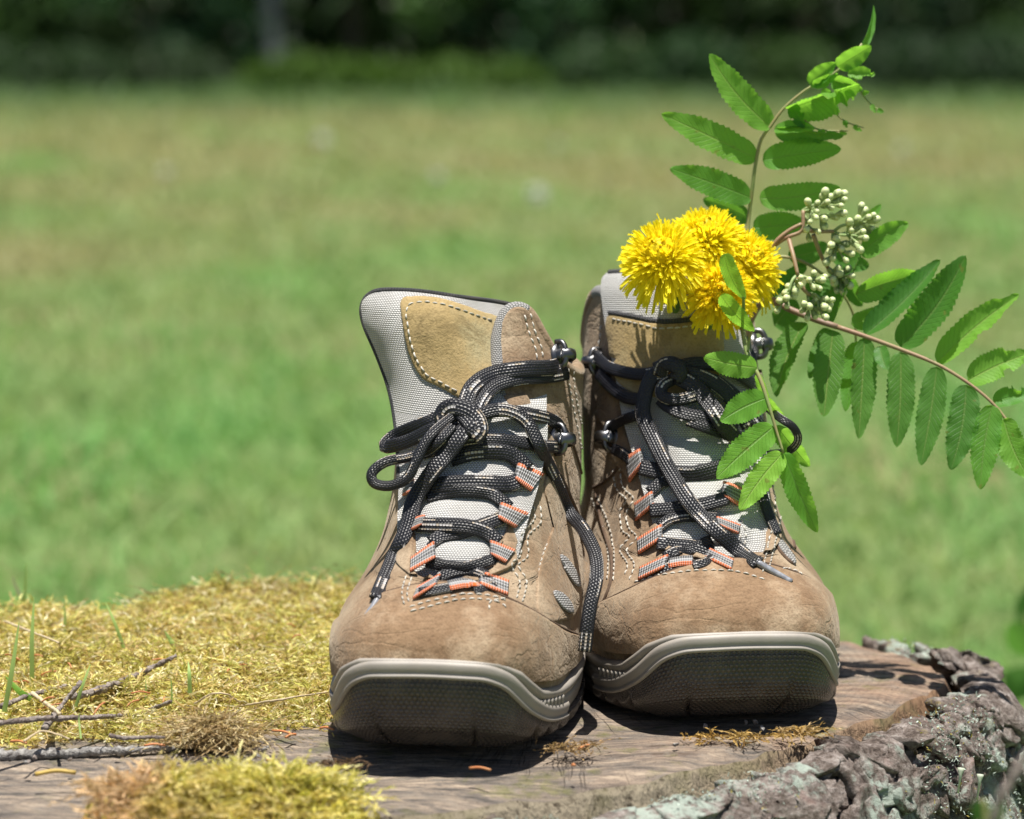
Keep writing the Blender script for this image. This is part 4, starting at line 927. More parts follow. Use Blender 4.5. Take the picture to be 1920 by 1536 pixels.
M['lichen'] = m_attr('lichen', .15, .9, .1, 1.0)
OUT = crs(np.array([(-.30, 1.175), (-.16, 1.198), (-.057, 1.240), (.02, 1.276), (.073, 1.304), (.132, 1.353), (.18, 1.412), (.214, 1.472), (.224, 1.512), (.207, 1.555), (.178, 1.598), (.13, 1.648), (.03, 1.685), (-.10, 1.672), (-.19, 1.630), (-.27, 1.578), (-.34, 1.50), (-.38, 1.40), (-.38, 1.28)]), 720, True)
OUT = OUT + np.stack([nrm(np.array([1.0, 0])) * 0 for _ in OUT])
_t = nrm(np.roll(OUT, -1, 0) - np.roll(OUT, 1, 0)); ONR = np.stack([_t[:, 1], -_t[:, 0]], 1)
wob = np.array([nz((p[0], p[1], 0), 22) * .004 + nz((p[0], p[1], 4), 70) * .0022 for p in OUT]); OUT = OUT + ONR * wob[:, None]
CEN = np.array([-.10, 1.47])
def topz(x, y):
    return -.0022 - .0065 * float(sstep(1.40, 1.27, y) if False else sstep(0, 1, (1.38 - y) / .10)) * float(sstep(0, 1, (.10 - x) / .08)) + nz((x, y * 2.0, 0), 14) * .0016 + nz((x * .6, y * 3, 2), 60) * .0004 + nz((x, y, 5), 160) * .0005
ST = thing('tree_stump', 'broad old cut tree stump with grey lichened bark under the boots', 'stump', (CEN[0], CEN[1], -.4))
rr = np.concatenate([[0.0], np.linspace(.12, .80, 26), np.linspace(.82, 1.0, 26)])
V = []
for r in rr:
    for i in range(720):
        p = CEN + (OUT[i] - CEN) * r; e = sstep(.93, 1.0, r)
        V.append((p[0], p[1], topz(*p) - .0030 * e + e * nz((p[0], p[1], 9), 90) * .0016))
for d, z in [(.0015, -.006), (.004, -.010), (.007, -.016), (.011, -.024), (.015, -.034), (.016, -.05)]:
    for i in range(720):
        p = OUT[i] + ONR[i] * (d + nz((OUT[i][0], OUT[i][1], z), 190) * .0016 + nz((OUT[i][0], OUT[i][1], z * 3), 45) * .002); V.append((p[0], p[1], z + nz((OUT[i][0], OUT[i][1], 7), 40) * .003 - .003))
nr = len(rr) + 6; Fq = gridf(nr, 720, True); mi = (np.arange(len(Fq)) // 720 >= len(rr) - 1).astype(int)
mk('cut_wood', V, Fq, [M['wtop'], M['wedge']], ST, None, None, True, mi)
# bark: a rough shell and raised plates
def barkn(P):
    sh = P.shape[:-1]; o = []
    for p in P.reshape(-1, 3):
        q = np.array([p[0], p[1], p[2] * .8]); a = nz(q, 40) + .5 * nz(q + 5, 110); st = math.floor(a * 4) / 4 + min(1, (a * 4 - math.floor(a * 4)) * 4) / 4
        cr = max(0.0, 1 - abs(nz(np.array([p[0] * 1.0, p[1], p[2] * .35]) + 11, 70)) * 9)
        o.append(st * .0020 - cr * .0065 + (1 - abs(nz(q + 8, 190)) * 2) * .0011 + nz(q + 2, 420) * .0010)
    return np.array(o).reshape(sh)
CUM = np.concatenate([[0], np.cumsum(np.linalg.norm(np.diff(np.vstack([OUT, OUT[:1]]), axis=0), axis=1))])
PER = CUM[-1]; OC = np.vstack([OUT, OUT[:1]]); ON2 = np.vstack([ONR, ONR[:1]])
DZ = np.array([-.004, 0, .012, .026, .05, .10, .18, .28, .44]); DD = np.array([.010, .014, .024, .031, .040, .056, .078, .10, .14]); DH = np.array([-.022, -.020, -.0195, -.026, -.044, -.088, -.165, -.26, -.42])
def bsurf(s, d, h=0.0):
    s = np.asarray(s, float) % PER; o = np.stack([np.interp(s, CUM, OC[:, i]) for i in (0, 1)], -1); n = nrm(np.stack([np.interp(s, CUM, ON2[:, i]) for i in (0, 1)], -1))
    dd = np.interp(d, DZ, DD); z = np.interp(d, DZ, DH); e = .002
    a, b_ = np.interp(d + e, DZ, DD) - np.interp(d - e, DZ, DD), np.interp(d + e, DZ, DH) - np.interp(d - e, DZ, DH)
    l = np.hypot(a, b_) + 1e-9; na, nb_ = -b_ / l, a / l
    z = z + .009 * sstep(.04, .13, o[..., 0]) * np.interp(d, [0, .05, .12], [1, .6, 0])
    P = np.concatenate([o + n * dd[..., None], z[..., None]], -1); N = np.concatenate([n * na[..., None], nb_[..., None]], -1)
    return P + N * np.asarray(h)[..., None], N
# the raised rim drops a little on the right where wood is bare
ss = np.linspace(0, PER, 900); ds = np.concatenate([np.linspace(-.004, .06, 26), np.linspace(.07, .44, 30)])
S, D = np.meshgrid(ss, ds); P0, _ = bsurf(S, D)
hh = np.array([nz(p, 24) * .003 - .003 for p in P0.reshape(-1, 3)]).reshape(S.shape) + barkn(P0) * .8
P1, _ = bsurf(S, D, hh); bk = mk('bark', P1, gridf(len(ds), 900), M['bark'], ST)
rs = np.random.default_rng(21)
s0 = float(CUM[int(np.argmin(np.linalg.norm(OUT - np.array([-.16, 1.198]), axis=1)))]); s1 = float(CUM[int(np.argmin(np.linalg.norm(OUT - np.array([.178, 1.598]), axis=1)))])
# thin, jagged flakes of bark lying over each other
for i in range(290):
    sc_, dc_ = rs.uniform(s0 + .06, s1), min(.13, abs(rs.normal(0, .055)) + .002); big = rs.random() < .3
    ra = rs.uniform(.011, .020) if big else rs.uniform(.005, .011); el = rs.uniform(.6, 1.5); nv = 18; an = np.arange(nv) / nv * 2 * np.pi
    rad = ra * (1 + .22 * np.sin(an * 2 + rs.uniform(0, 6)) + .16 * np.sin(an * 3 + rs.uniform(0, 6)) + rs.normal(size=nv) * .10).clip(.45, 1.5); rot = rs.uniform(-.5, .5)
    dx_, dy_ = rad * np.cos(an + rot) * el, rad * np.sin(an + rot) / el; lift = rs.uniform(-.0010, .0045); th = rs.uniform(.0014, .0034); tl = rs.normal(size=2) * .16
    fr = np.array([.03, .35, .62, .84, .96, 1.0, 1.0, .9]); hz = np.array([0, 0, 0, 0, -.0002, -.0008, -1, -1.3])
    SS = sc_ + fr[:, None] * dx_[None]; DD_ = dc_ + fr[:, None] * dy_[None]; hq = lift + th + (SS - sc_) * tl[0] + (DD_ - dc_) * tl[1]
    hq = hq + np.where(hz[:, None] <= -1, hz[:, None] * (th + .002), hz[:, None]) + rs.normal(size=SS.shape) * .00035
    B0, _ = bsurf(SS, DD_.clip(-.004, .43)); hq = hq + np.array([nz(p, 70) * .0016 + nz(p * np.array([1, 1, 2.5]), 240) * .0009 for p in B0.reshape(-1, 3)]).reshape(SS.shape)
    B1, _ = bsurf(SS, DD_.clip(-.010, .43), hq); mk('bark_plate', B1, gridf(8, nv, True), M['bark'], bk, None, None, False)
# peeling slab of bark standing off the rim on the right
def slab(poly, Y, dY, th, name, parent):
    p = crs(np.array(poly, float), 110, True); p = p + RNG.normal(size=p.shape) * 1.2; c = p.mean(0); V = []
    for side, f in ((0, [.03, .2, .35, .5, .62, .74, .84, .92, .97, 1.0]), (1, [1.0, .97, .92, .84, .74, .62, .5, .35, .2, .03])):
        for r in f:
            for q in p:
                x = c + (q - c) * r; yy = Y + dY * (x[0] - c[0]) / 60 + (c[1] - x[1]) * .00045 + (th if side else 0); a_ = at(x[0], x[1], yy)
                a_ = a_ + np.array([nz(a_, 60) * .0035, nz(a_ + 3, 60) * .0035, nz(a_ + 7, 80) * .0035]) + np.array([0, -1, .3]) * float(barkn(a_[None])[0]) * 1.2; V.append(a_ + np.array([0, (-.002 if not side else .002) * (1 - r ** 4), 0]))
    return mk(name, V, gridf(20, 110, True), M['bark'], parent)
slab([(1744, 1222), (1775, 1218), (1830, 1228), (1872, 1246), (1874, 1290), (1866, 1330), (1838, 1322), (1812, 1300), (1798, 1262), (1766, 1244)], 1.528, .018, .022, 'bark_plate', bk)
slab([(1790, 1300), (1830, 1296), (1868, 1318), (1884, 1360), (1850, 1380), (1800, 1350)], 1.490, .02, .016, 'bark_plate', bk)
# lichen crust flecks on the bark
n = 11000; sv = rs.uniform(s0 + .12, s1, n); dv = np.abs(rs.normal(0, .06, n)) + .004
P0, N0 = bsurf(sv, dv, .004); keep = np.array([nz(p, 26) + .4 * nz(p + 4, 90) > .22 for p in P0]); P0, N0 = P0[keep], N0[keep]; n = len(P0)
D = N0 * .6 + rs.normal(size=(n, 3)) * .7; Vl, Fl, k = blades(P0 + N0 * rs.uniform(-.001, .005, (n, 1)), D, rs.uniform(.0006, .0016, n), rs.uniform(.0004, .0011, n), rs.normal(size=(n, 3)) * .5, 2, None, .5)
base = np.where(rs.random((n, 1)) < .86, np.array([[.40, .47, .41]]), np.array([[.36, .30, .08]])) * rs.uniform(.55, 1.25, (n, 1))
lc = mk('lichen', Vl, Fl, M['lichen'], ST, None, np.repeat(base, k, 0)); lc['kind'] = 'stuff'
# small pixie cups
for (u, v) in [(1802, 1440), (1838, 1452), (1806, 1342)]:
    Y = 1.36 if v > 1400 else 1.45; Pc = crs(np.array([at(u - 6, v + 46, Y + .003), at(u - 2, v + 20, Y - .001), at(u, v, Y)]), 10)
    mktube('lichen_cup', Pc, np.array([.0006, .0005, .0005, .0005, .0006, .0006, .0007, .0009, .0014, .0017]), m_plain('lichen_cup', (.42, .47, .34), (.5, .54, .44), .8, 200), ST, 9)
# ------------------------------------------------------------ moss
M['moss'] = m_attr('moss', .35, .6, .2, 1.15); M['mossb'] = m_plain('moss_bed', (.22, .16, .03), (.36, .28, .06), .95, 90, .8, .004, 200)
def moss_h(x, y):
    """height of the moss bed over the stump (negative = bare wood)"""
    fr = np.interp(x, [-.45, -.23, -.16, -.10, -.085, -.07, 0.0], [1.335, 1.345, 1.352, 1.375, 1.392, 1.42, 1.47])
    d = y - fr + nz((x, y, 0), 30) * .012
    i = np.argmin(np.hypot(OUT[:, 0] - x, OUT[:, 1] - y)); ed = float((OUT[i] - np.array([x, y])) @ ONR[i])
    hgt = np.interp(d, [-.004, 0, .012, .05, .12, .3], [-.01, 0, .003, .006, .010, .012]) * np.interp(ed, [-.06, -.02, 0, .05], [0.2, .7, 1, 1])
    return hgt + (nz((x, y, 3), 30) * .010 + nz((x, y, 8), 70) * .0025) * np.clip(d / .03, 0, 1), d, ed
gx, gy = np.meshgrid(np.linspace(-.40, .06, 130), np.linspace(1.33, 1.82, 130)); H = np.full(gx.shape, -.02)
for i in np.ndindex(gx.shape):
    h, d, ed = moss_h(gx[i], gy[i]); lim = np.interp(gy[i], [1.3, 1.42, 1.6, 1.8], [-.09, -.086, -.068, .02])
    H[i] = h - .004 + topz(gx[i], gy[i]) + .0022 if gx[i] < lim + .004 else -.02
    if ed < 0: H[i] += ed * .9
    if ed < -.055: H[i] = -.15
mb = thing('moss_cushion', 'thick yellow green moss cushion spread over the stump behind the twigs', 'moss', (-.2, 1.5, 0))
mk('moss_bed', np.stack([gx, gy, H], -1).reshape(-1, 3), gridf(130, 130), M['mossb'], mb)
def shoots(n, pick, Ls, ls, ws, per, pal, seed, droop=.5, spread=.8):
    r = np.random.default_rng(seed); R = []
    while len(R) < n:
        p = pick(r)
        if p is not None: R.append(p)
    R = np.array(R); D = nrm(np.stack([r.normal(0, spread, n), r.normal(-.1, spread, n), r.uniform(.35, 1.1, n)], 1)); Ln = r.uniform(*Ls, n)
    bend = np.stack([r.normal(0, droop, n), r.normal(-.1, droop, n), -r.uniform(.1, .9, n) * droop], 1)
    t = np.linspace(.12, 1, per); C = R[:, None] + D[:, None] * (Ln[:, None] * t)[..., None] + bend[:, None] * (Ln[:, None] * t ** 2)[..., None]
    T = nrm(D[:, None] + 2 * bend[:, None] * t[None, :, None]); C = C.reshape(-1, 3); T = T.reshape(-1, 3); m = len(C)
    rad = nrm(np.cross(T, r.normal(size=(m, 3)))); V, Fq, k = blades(C, T * .9 + rad * .75, r.uniform(*ls, m), r.uniform(*ws, m), -rad * .35 + T * .3, 2)
    pi = r.integers(0, len(pal), n); pc = np.array(pal)[pi] * r.uniform(.7, 1.25, (n, 1))
    V2, F2, k2 = blades(R, D, Ln, np.full(n, ws[1] * .7), bend, 4); c = np.vstack([np.repeat(np.repeat(pc, per, 0) * r.uniform(.85, 1.15, (m, 1)), k, 0), np.repeat(pc * .8, k2, 0)])
    return np.vstack([V, V2]), np.vstack([Fq, F2 + len(V)]), c
def pick_main(r):
    x, y = r.uniform(-.40, .03), 1.335 + .46 * r.random() ** 1.0
    if x < -.19 * y - .03: return None
    h, d, ed = moss_h(x, y); lim = np.interp(y, [1.3, 1.42, 1.6, 1.8], [-.09, -.086, -.068, .02])
    if d < 0 or x > lim or ed < -.03: return None
    return (x, y, max(h, 0) - .003 + min(ed, 0) * .9 + topz(x, y) + .0022)
GOLD = [(.68, .575, .20), (.58, .53, .15), (.78, .69, .36), (.44, .39, .09), (.62, .48, .22), (.86, .80, .56), (.50, .49, .13), (.52, .38, .18), (.74, .72, .30)]
V, Fq, c = shoots(13500, pick_main, (.006, .014), (.0018, .0034), (.0006, .0011), 9, GOLD, 31, .6); tag(mk('moss_shoots', V, Fq, M['moss'], mb, None, c), kind='stuff')
def pick_back(r):
    x, y = r.uniform(-.33, .03), r.uniform(1.62, 1.80); h, d, ed = moss_h(x, y)
    if ed < -.03 or ed > .05: return None
    return (x, y, max(h, 0) + min(ed, 0) * .9)
V, Fq, c = shoots(420, pick_back, (.010, .020), (.0025, .004), (.0007, .0012), 8, [(.40, .31, .13), (.44, .36, .2), (.36, .3, .08)], 32, .7); tag(mk('moss_shoots', V, Fq, M['moss'], mb, None, c), kind='stuff')
# front clump
mf = thing('moss_clump', 'yellow green moss clump with a brown side growing on the stump front edge', 'moss', (-.09, 1.215, 0))
def front_h(x, y):
    cx = (x + .110) / .075; top = np.interp(x, [-.24, -.20, -.155, -.12, -.08, -.045], [1.205, 1.225, 1.252, 1.262, 1.250, 1.222])
    d = top - y; i = np.argmin(np.hypot(OUT[:, 0] - x, OUT[:, 1] - y)); ed = float((OUT[i] - np.array([x, y])) @ ONR[i])
    return np.interp(d, [0, .008, .03], [0, .006, .012]) + nz((x, y, 1), 50) * .003 + min(ed, 0) * 1.0, d
def pick_front(r):
    x, y = r.uniform(-.178, -.042), r.uniform(1.165, 1.27); h, d = front_h(x, y)
    return None if d < 0 or x < -.168 + nz((x, y, 2), 45) * .03 else (x, y, h - .002)
gx, gy = np.meshgrid(np.linspace(-.185, -.03, 60), np.linspace(1.15, 1.275, 50)); H = np.zeros(gx.shape)
for i in np.ndindex(gx.shape): h, d = front_h(gx[i], gy[i]); H[i] = h - .004 if d > 0 and gx[i] > -.165 + nz((gx[i], gy[i], 2), 45) * .03 else -.014
mk('moss_bed', np.stack([gx, gy, H], -1).reshape(-1, 3), gridf(50, 60), M['mossb'], mf)
V, Fq, c = shoots(2100, pick_front, (.008, .016), (.0022, .0042), (.0007, .0012), 13, [(.64, .58, .14), (.74, .67, .26), (.54, .52, .11), (.68, .58, .2), (.80, .74, .36), (.46, .43, .09)], 41, .5)
cx = V[:, 0] + .02 * np.sin(V[:, 2] * 500); br = 1 - sstep(-.165, -.120, V[:, 0] + np.array([nz(p, 60) * .03 for p in V]))
lowz = np.maximum(br * (V[:, 1] < 1.262), sstep(1.218, 1.195, V[:, 1]) * 0.3); c = c * (1 - lowz[:, None]) + np.array([.34, .24, .14]) * lowz[:, None] * (c.sum(1, keepdims=True) / .8)
tag(mk('moss_shoots', V, Fq, M['moss'], mf, None, c), kind='stuff')
# dry clod
g0 = ground(395, 1393); dc = thing('moss_clod', 'dry brown tuft of loose moss lying on bare wood', 'moss tuft', tuple(g0))
def pick_clod(r):
    a, q = r.uniform(0, 2 * math.pi), r.random() ** .5; x, y = math.cos(a) * q * .022, math.sin(a) * q * .013
    return (g0[0] + x, g0[1] + y + .004, max(0, .010 * (1 - q * q)) - .001)
V, Fq, c = shoots(330, pick_clod, (.008, .018), (.0018, .0035), (.0005, .0009), 12, [(.44, .34, .17), (.56, .46, .26), (.36, .25, .12), (.66, .56, .36), (.46, .33, .17)], 51, .9, 1.1); tag(mk('moss_strands', V, Fq, M['moss'], dc, None, c), kind='stuff')
a = np.linspace(0, 2 * np.pi, 25)[:-1]; rv = [(1, 0), (.9, .005), (.65, .0085), (.3, .011), (.02, .012)]
mk('clod_core', [(g0[0] + math.cos(x) * .017 * r, g0[1] + .004 + math.sin(x) * .010 * r, z - .002 + nz((x, r, 0), 3) * .001) for r, z in rv for x in a], gridf(5, 24, True), m_plain('dry_moss_core', (.10, .07, .035), (.16, .11, .05), .95, 200), dc)
# crumbs of old moss and frass by the toe of the boots
for lab, u, v, nn, pal in [('brown moss crumb between the two boot toes', 1075, 1405, 60, [(.30, .2, .1), (.4, .28, .14)]), ('orange brown dry moss shreds on the rim below the flowered boot', 1370, 1385, 75, [(.42, .27, .08), (.5, .34, .12), (.3, .18, .06)]), ('dark crumbly clod beside the empty boot toe', 637, 1438, 70, [(.14, .09, .055), (.2, .13, .08)]), ('dry moss shreds near the rim under the heel side', 1500, 1377, 60, [(.42, .27, .08), (.55, .4, .2)])]:
    gg = ground(u, v); tt = thing('moss_crumb', lab, 'moss crumb', tuple(gg))
    wx = .009 if nn == 75 else .006
    pk = lambda r: (gg[0] + r.normal() * wx, gg[1] + r.normal() * .003, r.uniform(-.001, .002))
    V, Fq, c = shoots(nn, pk, (.003, .007), (.0012, .0026), (.0006, .0012), 6, pal, u, .9, 1.2); tag(mk('moss_strands', V, Fq, M['moss'], tt, None, c), kind='stuff')
# ------------------------------------------------------------ twigs, blades, needles
M['bark_twig'] = m_plain('dead_twig', (.30, .26, .23), (.12, .09, .08), .9, 260, 1.0, .002, 420)
M['bark_twig2'] = m_plain('grey_scaly_twig', (.34, .33, .31), (.10, .09, .085), .9, 330, 1.0, .002, 380)
M['straw'] = m_plain('straw', (.46, .36, .22), (.52, .43, .28), .7, 80); M['blade'] = m_attr('grass_blade', .45, .5, .3, 1.4)
M['needle'] = m_plain('pine_needle', (.50, .17, .06), (.42, .20, .08), .6, 150); M['yneedle'] = m_plain('yellow_needle', (.48, .33, .07), (.36, .25, .06), .6, 150)
def onmoss(u, v, lift):
    """point of the moss or wood surface seen at (u, v), raised by lift"""
    z = .01
    for _ in range(8):
        p = ground(u, v, z); h_, d_, e_ = moss_h(p[0], p[1]); z = topz(p[0], p[1]) + (lift - .1 if lift > .05 else (max(h_, 0) + .006 if d_ > .006 else 0.0) + lift)
    return ground(u, v, z)
def twig(label, pts, r, mat, knob=.25, name='twig', cat='twig', grp=None):
    P = crs(np.array([onmoss(p[0], p[1], p[2]) if p[2] < .5 else at(*p) for p in pts]), 70); rr_ = np.linspace(r[0], r[1], 70) * (1 + knob * np.array([nz(p, 420) for p in P])); P = P + np.array([[nz(p, 120), nz(p + 2, 120), nz(p + 5, 120)] for p in P]) * r[0] * .35
    V, Fq, U = tube(P, rr_, 10); V = V + np.array([[nz(p, 600), nz(p + 3, 600), nz(p + 6, 600)] for p in V]) * r[0] * .35
    return tag(mk(name, V, fixq(Fq), M[mat], None, U), label, cat, grp)
twig('pale grey scaly dead twig lying on bare wood beside the dry moss tuft', [(-20, 1416, .1022), (80, 1413, .1022), (180, 1409, .1022), (255, 1405, .1024), (335, 1404, .1014)], (.0028, .0014), 'bark_twig2', .45)
twig('short dark broken twig poking up out of the moss', [(84, 1366, -.003), (112, 1328, 1.375), (152, 1278, 1.385)], (.0017, .0010), 'bark_twig')
twig('long grey twig rising through the moss towards the back', [(130, 1308, .005), (190, 1292, .005), (260, 1264, .006), (330, 1230, .008)], (.0021, .0011), 'bark_twig')
twig('thin grey twig lying along the front of the moss cushion', [(-20, 1358, .004), (80, 1348, .004), (180, 1345, .004), (260, 1338, .004), (320, 1316, .003)], (.0014, .0009), 'bark_twig')
twig('thin dark twig half buried in moss near the grass blades', [(0, 1325, .004), (60, 1303, .005), (130, 1286, .005)], (.0014, .0009), 'bark_twig')
twig('small twig end sticking out of the moss beside the dry tuft', [(205, 1378, .004), (240, 1384, .003), (310, 1382, .003)], (.0011, .0006), 'bark_twig')
twig('blurred dark bare stem standing before the stump bark', [(1855, 1560, .98), (1880, 1490, .98), (1935, 1400, .985)], (.0016, .0012), 'bark_twig')
twig('pale straw stalk lying over the moss towards the empty boot', [(450, 1324, .006), (530, 1311, .008), (618, 1297, .008)], (.0006, .0004), 'straw', .1, 'straw_stalk', 'straw')
twig('curved straw stalk arching above the dry moss tuft', [(365, 1320, .004), (395, 1302, 1.37), (425, 1302, 1.37), (450, 1318, .004)], (.0005, .0004), 'straw', .1, 'straw_stalk', 'straw')
twig('straw stalk leaning in the moss behind the tall grass blades', [(10, 1165, .008), (60, 1185, .008), (110, 1205, .008)], (.0006, .0005), 'straw', .1, 'straw_stalk', 'straw')
twig('curled straw on the moss below the dark broken twig', [(45, 1390, .003), (75, 1372, .006), (105, 1376, .006), (130, 1386, .003)], (.0005, .0004), 'straw', .1, 'straw_stalk', 'straw')
twig('pale thin stick crossing the base of the dark broken twig', [(60, 1300, .006), (85, 1318, .006), (112, 1338, .005)], (.0010, .0008), 'straw', .3)
def gblade(label, pts, w, colr, grp='grass blades in the moss'):
    b0 = onmoss(pts[0][0], pts[0][1], -.002)[1]; P = crs(np.array([at(p[0], p[1], b0 + (p[2] - pts[0][2])) for p in pts]), 16); h = w * .62 * (1 - np.linspace(0, 1, 16) ** 3) + .0002; c = nrm(CAM - P)
    T = nrm(np.gradient(P, axis=0)); S_ = nrm(np.cross(T, c)); V = np.stack([P - S_ * h[:, None] / 2, P + c * h[:, None] * .15, P + S_ * h[:, None] / 2], 1)
    return tag(mk('grass_blade', V, gridf(16, 3), M['blade'], None, None, np.tile(colr, (48, 1))), label, 'grass', grp)
GR = (.36, .52, .17); GL = 'thin green grass blade growing up through the yellow moss'
for pts, w in [([(8, 1335, 1.44), (22, 1260, 1.44), (36, 1165, 1.445)], .0035), ([(60, 1290, 1.46), (60, 1200, 1.46), (64, 1118, 1.465)], .0034), ([(42, 1135, 1.50), (48, 1095, 1.50), (49, 1056, 1.50)], .0030),
               ([(120, 1200, 1.55), (122, 1160, 1.55), (120, 1128, 1.55)], .0022), ([(232, 1215, 1.53), (216, 1170, 1.53), (198, 1130, 1.535)], .0026), ([(330, 1228, 1.50), (322, 1205, 1.50), (308, 1182, 1.50)], .0040), ([(356, 1300, 1.42), (355, 1265, 1.42), (353, 1240, 1.425)], .0030),
               ([(142, 1325, 1.41), (155, 1285, 1.41), (170, 1245, 1.415)], .0022), ([(322, 1320, 1.40), (322, 1290, 1.40), (320, 1270, 1.40)], .0012), ([(272, 1320, 1.40), (274, 1295, 1.40), (273, 1275, 1.40)], .0012), ([(152, 1385, 1.345), (148, 1350, 1.35), (150, 1335, 1.35)], .0012), ([(62, 1140, 1.50), (55, 1200, 1.50), (58, 1250, 1.49)], .0018)]: gblade(GL, pts, w, GR)
gblade('broad short green blade bent over beside the dark broken twig', [(58, 1312, 1.41), (36, 1296, 1.41), (10, 1268, 1.415)], .0045, (.16, .32, .04), None)
gblade('pale closed grass spikelet above the moss', [(44, 1128, 1.50), (32, 1105, 1.50), (22, 1078, 1.50)], .0036, (.40, .44, .26), None)
r5 = random.Random(9)
NL = 'dry orange pine needle scattered on the moss'
for i in range(24):
    u, v = r5.uniform(5, 610), r5.uniform(1150, 1385)
    Y = .326 * F / (v - VH) * .965; h_, d_, e_ = moss_h((u - 960) / F * Y, Y)
    if d_ < .002: continue
    p = onmoss(u, v, .001); a_ = r5.uniform(0, 6.28); L_ = r5.uniform(.004, .015); dv_ = np.array([math.cos(a_) * L_, math.sin(a_) * L_ * .6, r5.uniform(-.002, .005)])
    tag(mktube('pine_needle', crs(np.array([p, p + dv_ * .5 + [0, 0, .001], p + dv_]), 6), .00042, M['needle'], None, 5), NL, 'pine needle', 'needles on the moss')
NW = 'dry pine needle lying on the bare stump wood'
for (u, v, du, dv, m_) in [(20, 1390, 30, 4, 'needle'), (510, 1370, 40, 8, 'needle'), (500, 1425, 14, 8, 'needle'), (1085, 1405, 22, -8, 'needle'), (1072, 1436, 6, 0, 'needle'), (600, 1365, 26, 3, 'needle'), (535, 1383, 20, -6, 'needle'), (880, 1440, 40, 4, 'needle'), (270, 1398, 40, 0, 'needle')]:
    a_, b_ = ground(u, v, .0012), ground(u + du, v + dv, .0015); tag(mktube('pine_needle', crs(np.array([a_, (a_ + b_) / 2 + [0, .0005, .0006], b_]), 7), .0006, M[m_], None, 5), NW, 'pine needle', 'needles on the wood')
a_, b_ = ground(66, 1452, .001), ground(142, 1449, .001); tag(mktube('pine_needle', crs(np.array([a_, (a_ + b_) / 2 + [0, .001, .001], b_]), 9), .0010, M['yneedle'], None, 6), 'thick yellow needle lying on bare wood behind the brown moss', 'pine needle')
# loose crumbs of bark
rc = np.random.default_rng(77); tagn = 0
for i in range(26):
    u, v = (rc.uniform(20, 610), rc.uniform(1398, 1432)) if i < 14 else (rc.uniform(1150, 1760), rc.uniform(1345, 1400))
    g = ground(u, v, .0005); s = rc.uniform(.0008, .0018); a = nrm(rc.normal(size=(14, 3))) * s * rc.uniform(.7, 1.2, (14, 1)); i2 = np.argmin(np.hypot(OUT[:, 0] - g[0], OUT[:, 1] - g[1]))
    if (OUT[i2] - g[:2]) @ ONR[i2] < .004: continue
    import bmesh
    bm = bmesh.new(); [bm.verts.new(q + g) for q in a]; bmesh.ops.convex_hull(bm, input=bm.verts); loose = [x for x in bm.verts if not x.link_faces]; bmesh.ops.delete(bm, geom=loose, context='VERTS'); bm.verts.index_update()
    VV = [tuple(x.co) for x in bm.verts]; FF = [[x.index for x in f.verts] for f in bm.faces]; bm.free()
    tag(mk('bark_crumb', VV, FF, M['bark_twig' if i % 3 else 'bark_twig2'], None, None, None, False), 'tiny crumb of bark on the cut face of the stump', 'bark crumb', 'bark crumbs on the stump')
# ------------------------------------------------------------ lawn
def m_lawn():
    t = NT('lawn_soil'); p = t.pos()
    n1 = t.noise(p, .55, 5, .65); n2 = t.noise(p, 7, 5, .7)
    dry = t.ramp(t.sep(p)[1], [(.0, 0.), (1., 1.)])
    c = t.mix(t.ramp(n1, [(.38, 0.), (.62, 1.)]), (.10, .19, .055), (.19, .18, .085)); c = t.mix(t.math('MULTIPLY', n2, .5), c, (.09, .10, .035))
    return t.out(t.pbr(c, .95, t.bump(n2, .6, .02), Specular_IOR_Level=.1))
GZ = -.40
x = 260.0; ng = 41; gx, gy = np.meshgrid(np.linspace(-x, x, ng), np.linspace(-60, 400, ng)); tag(mk('lawn_ground', np.stack([gx, gy, np.full(gx.shape, GZ)], -1).reshape(-1, 3), gridf(ng, ng), m_lawn()), kind='structure')
M['grass'] = m_attr('lawn_grass', .4, .6, .25, 1.3)
rl = np.random.default_rng(3); n = 130000; q = rl.random(n); y = 1.6 * (40 / 1.6) ** q; xw = (.40 * y + .8); x = rl.uniform(-1, 1, n) * xw
R = np.stack([x, y, np.full(n, GZ)], 1); dist = y; Ln = rl.uniform(.025, .06, n) * (.8 + y * .05); Wd = rl.uniform(.003, .006, n) * (.6 + y * .34)
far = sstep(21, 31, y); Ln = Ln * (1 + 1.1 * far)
Vg, Fg, k = blades(R, np.stack([rl.normal(0, .45, n), rl.normal(0, .45, n), np.ones(n)], 1), Ln, Wd, np.stack([rl.normal(0, .4, n), rl.normal(0, .4, n), -rl.uniform(0, .5, n)], 1), 2)
f1 = np.array([mnoise.noise(Vector((a * .9, b * .35, 0))) + .55 * mnoise.noise(Vector((a * 2.6 + 9, b * 1.1, 3))) for a, b in zip(x, y)])
dry = sstep(-.75, .75, .8 * f1 + np.interp(y, [2, 5, 9, 18, 30, 36], [-.70, -.48, .06, .46, .34, -.10]) + rl.normal(0, .1, n))[:, None]
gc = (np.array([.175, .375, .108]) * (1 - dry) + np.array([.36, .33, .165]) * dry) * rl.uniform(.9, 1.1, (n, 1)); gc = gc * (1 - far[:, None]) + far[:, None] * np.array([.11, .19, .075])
tag(mk('lawn_grass', Vg, Fg, M['grass'], None, None, np.repeat(gc, k, 0), False), 'short sunlit lawn grass with dry patches stretching to the trees', 'grass', None, 'stuff')
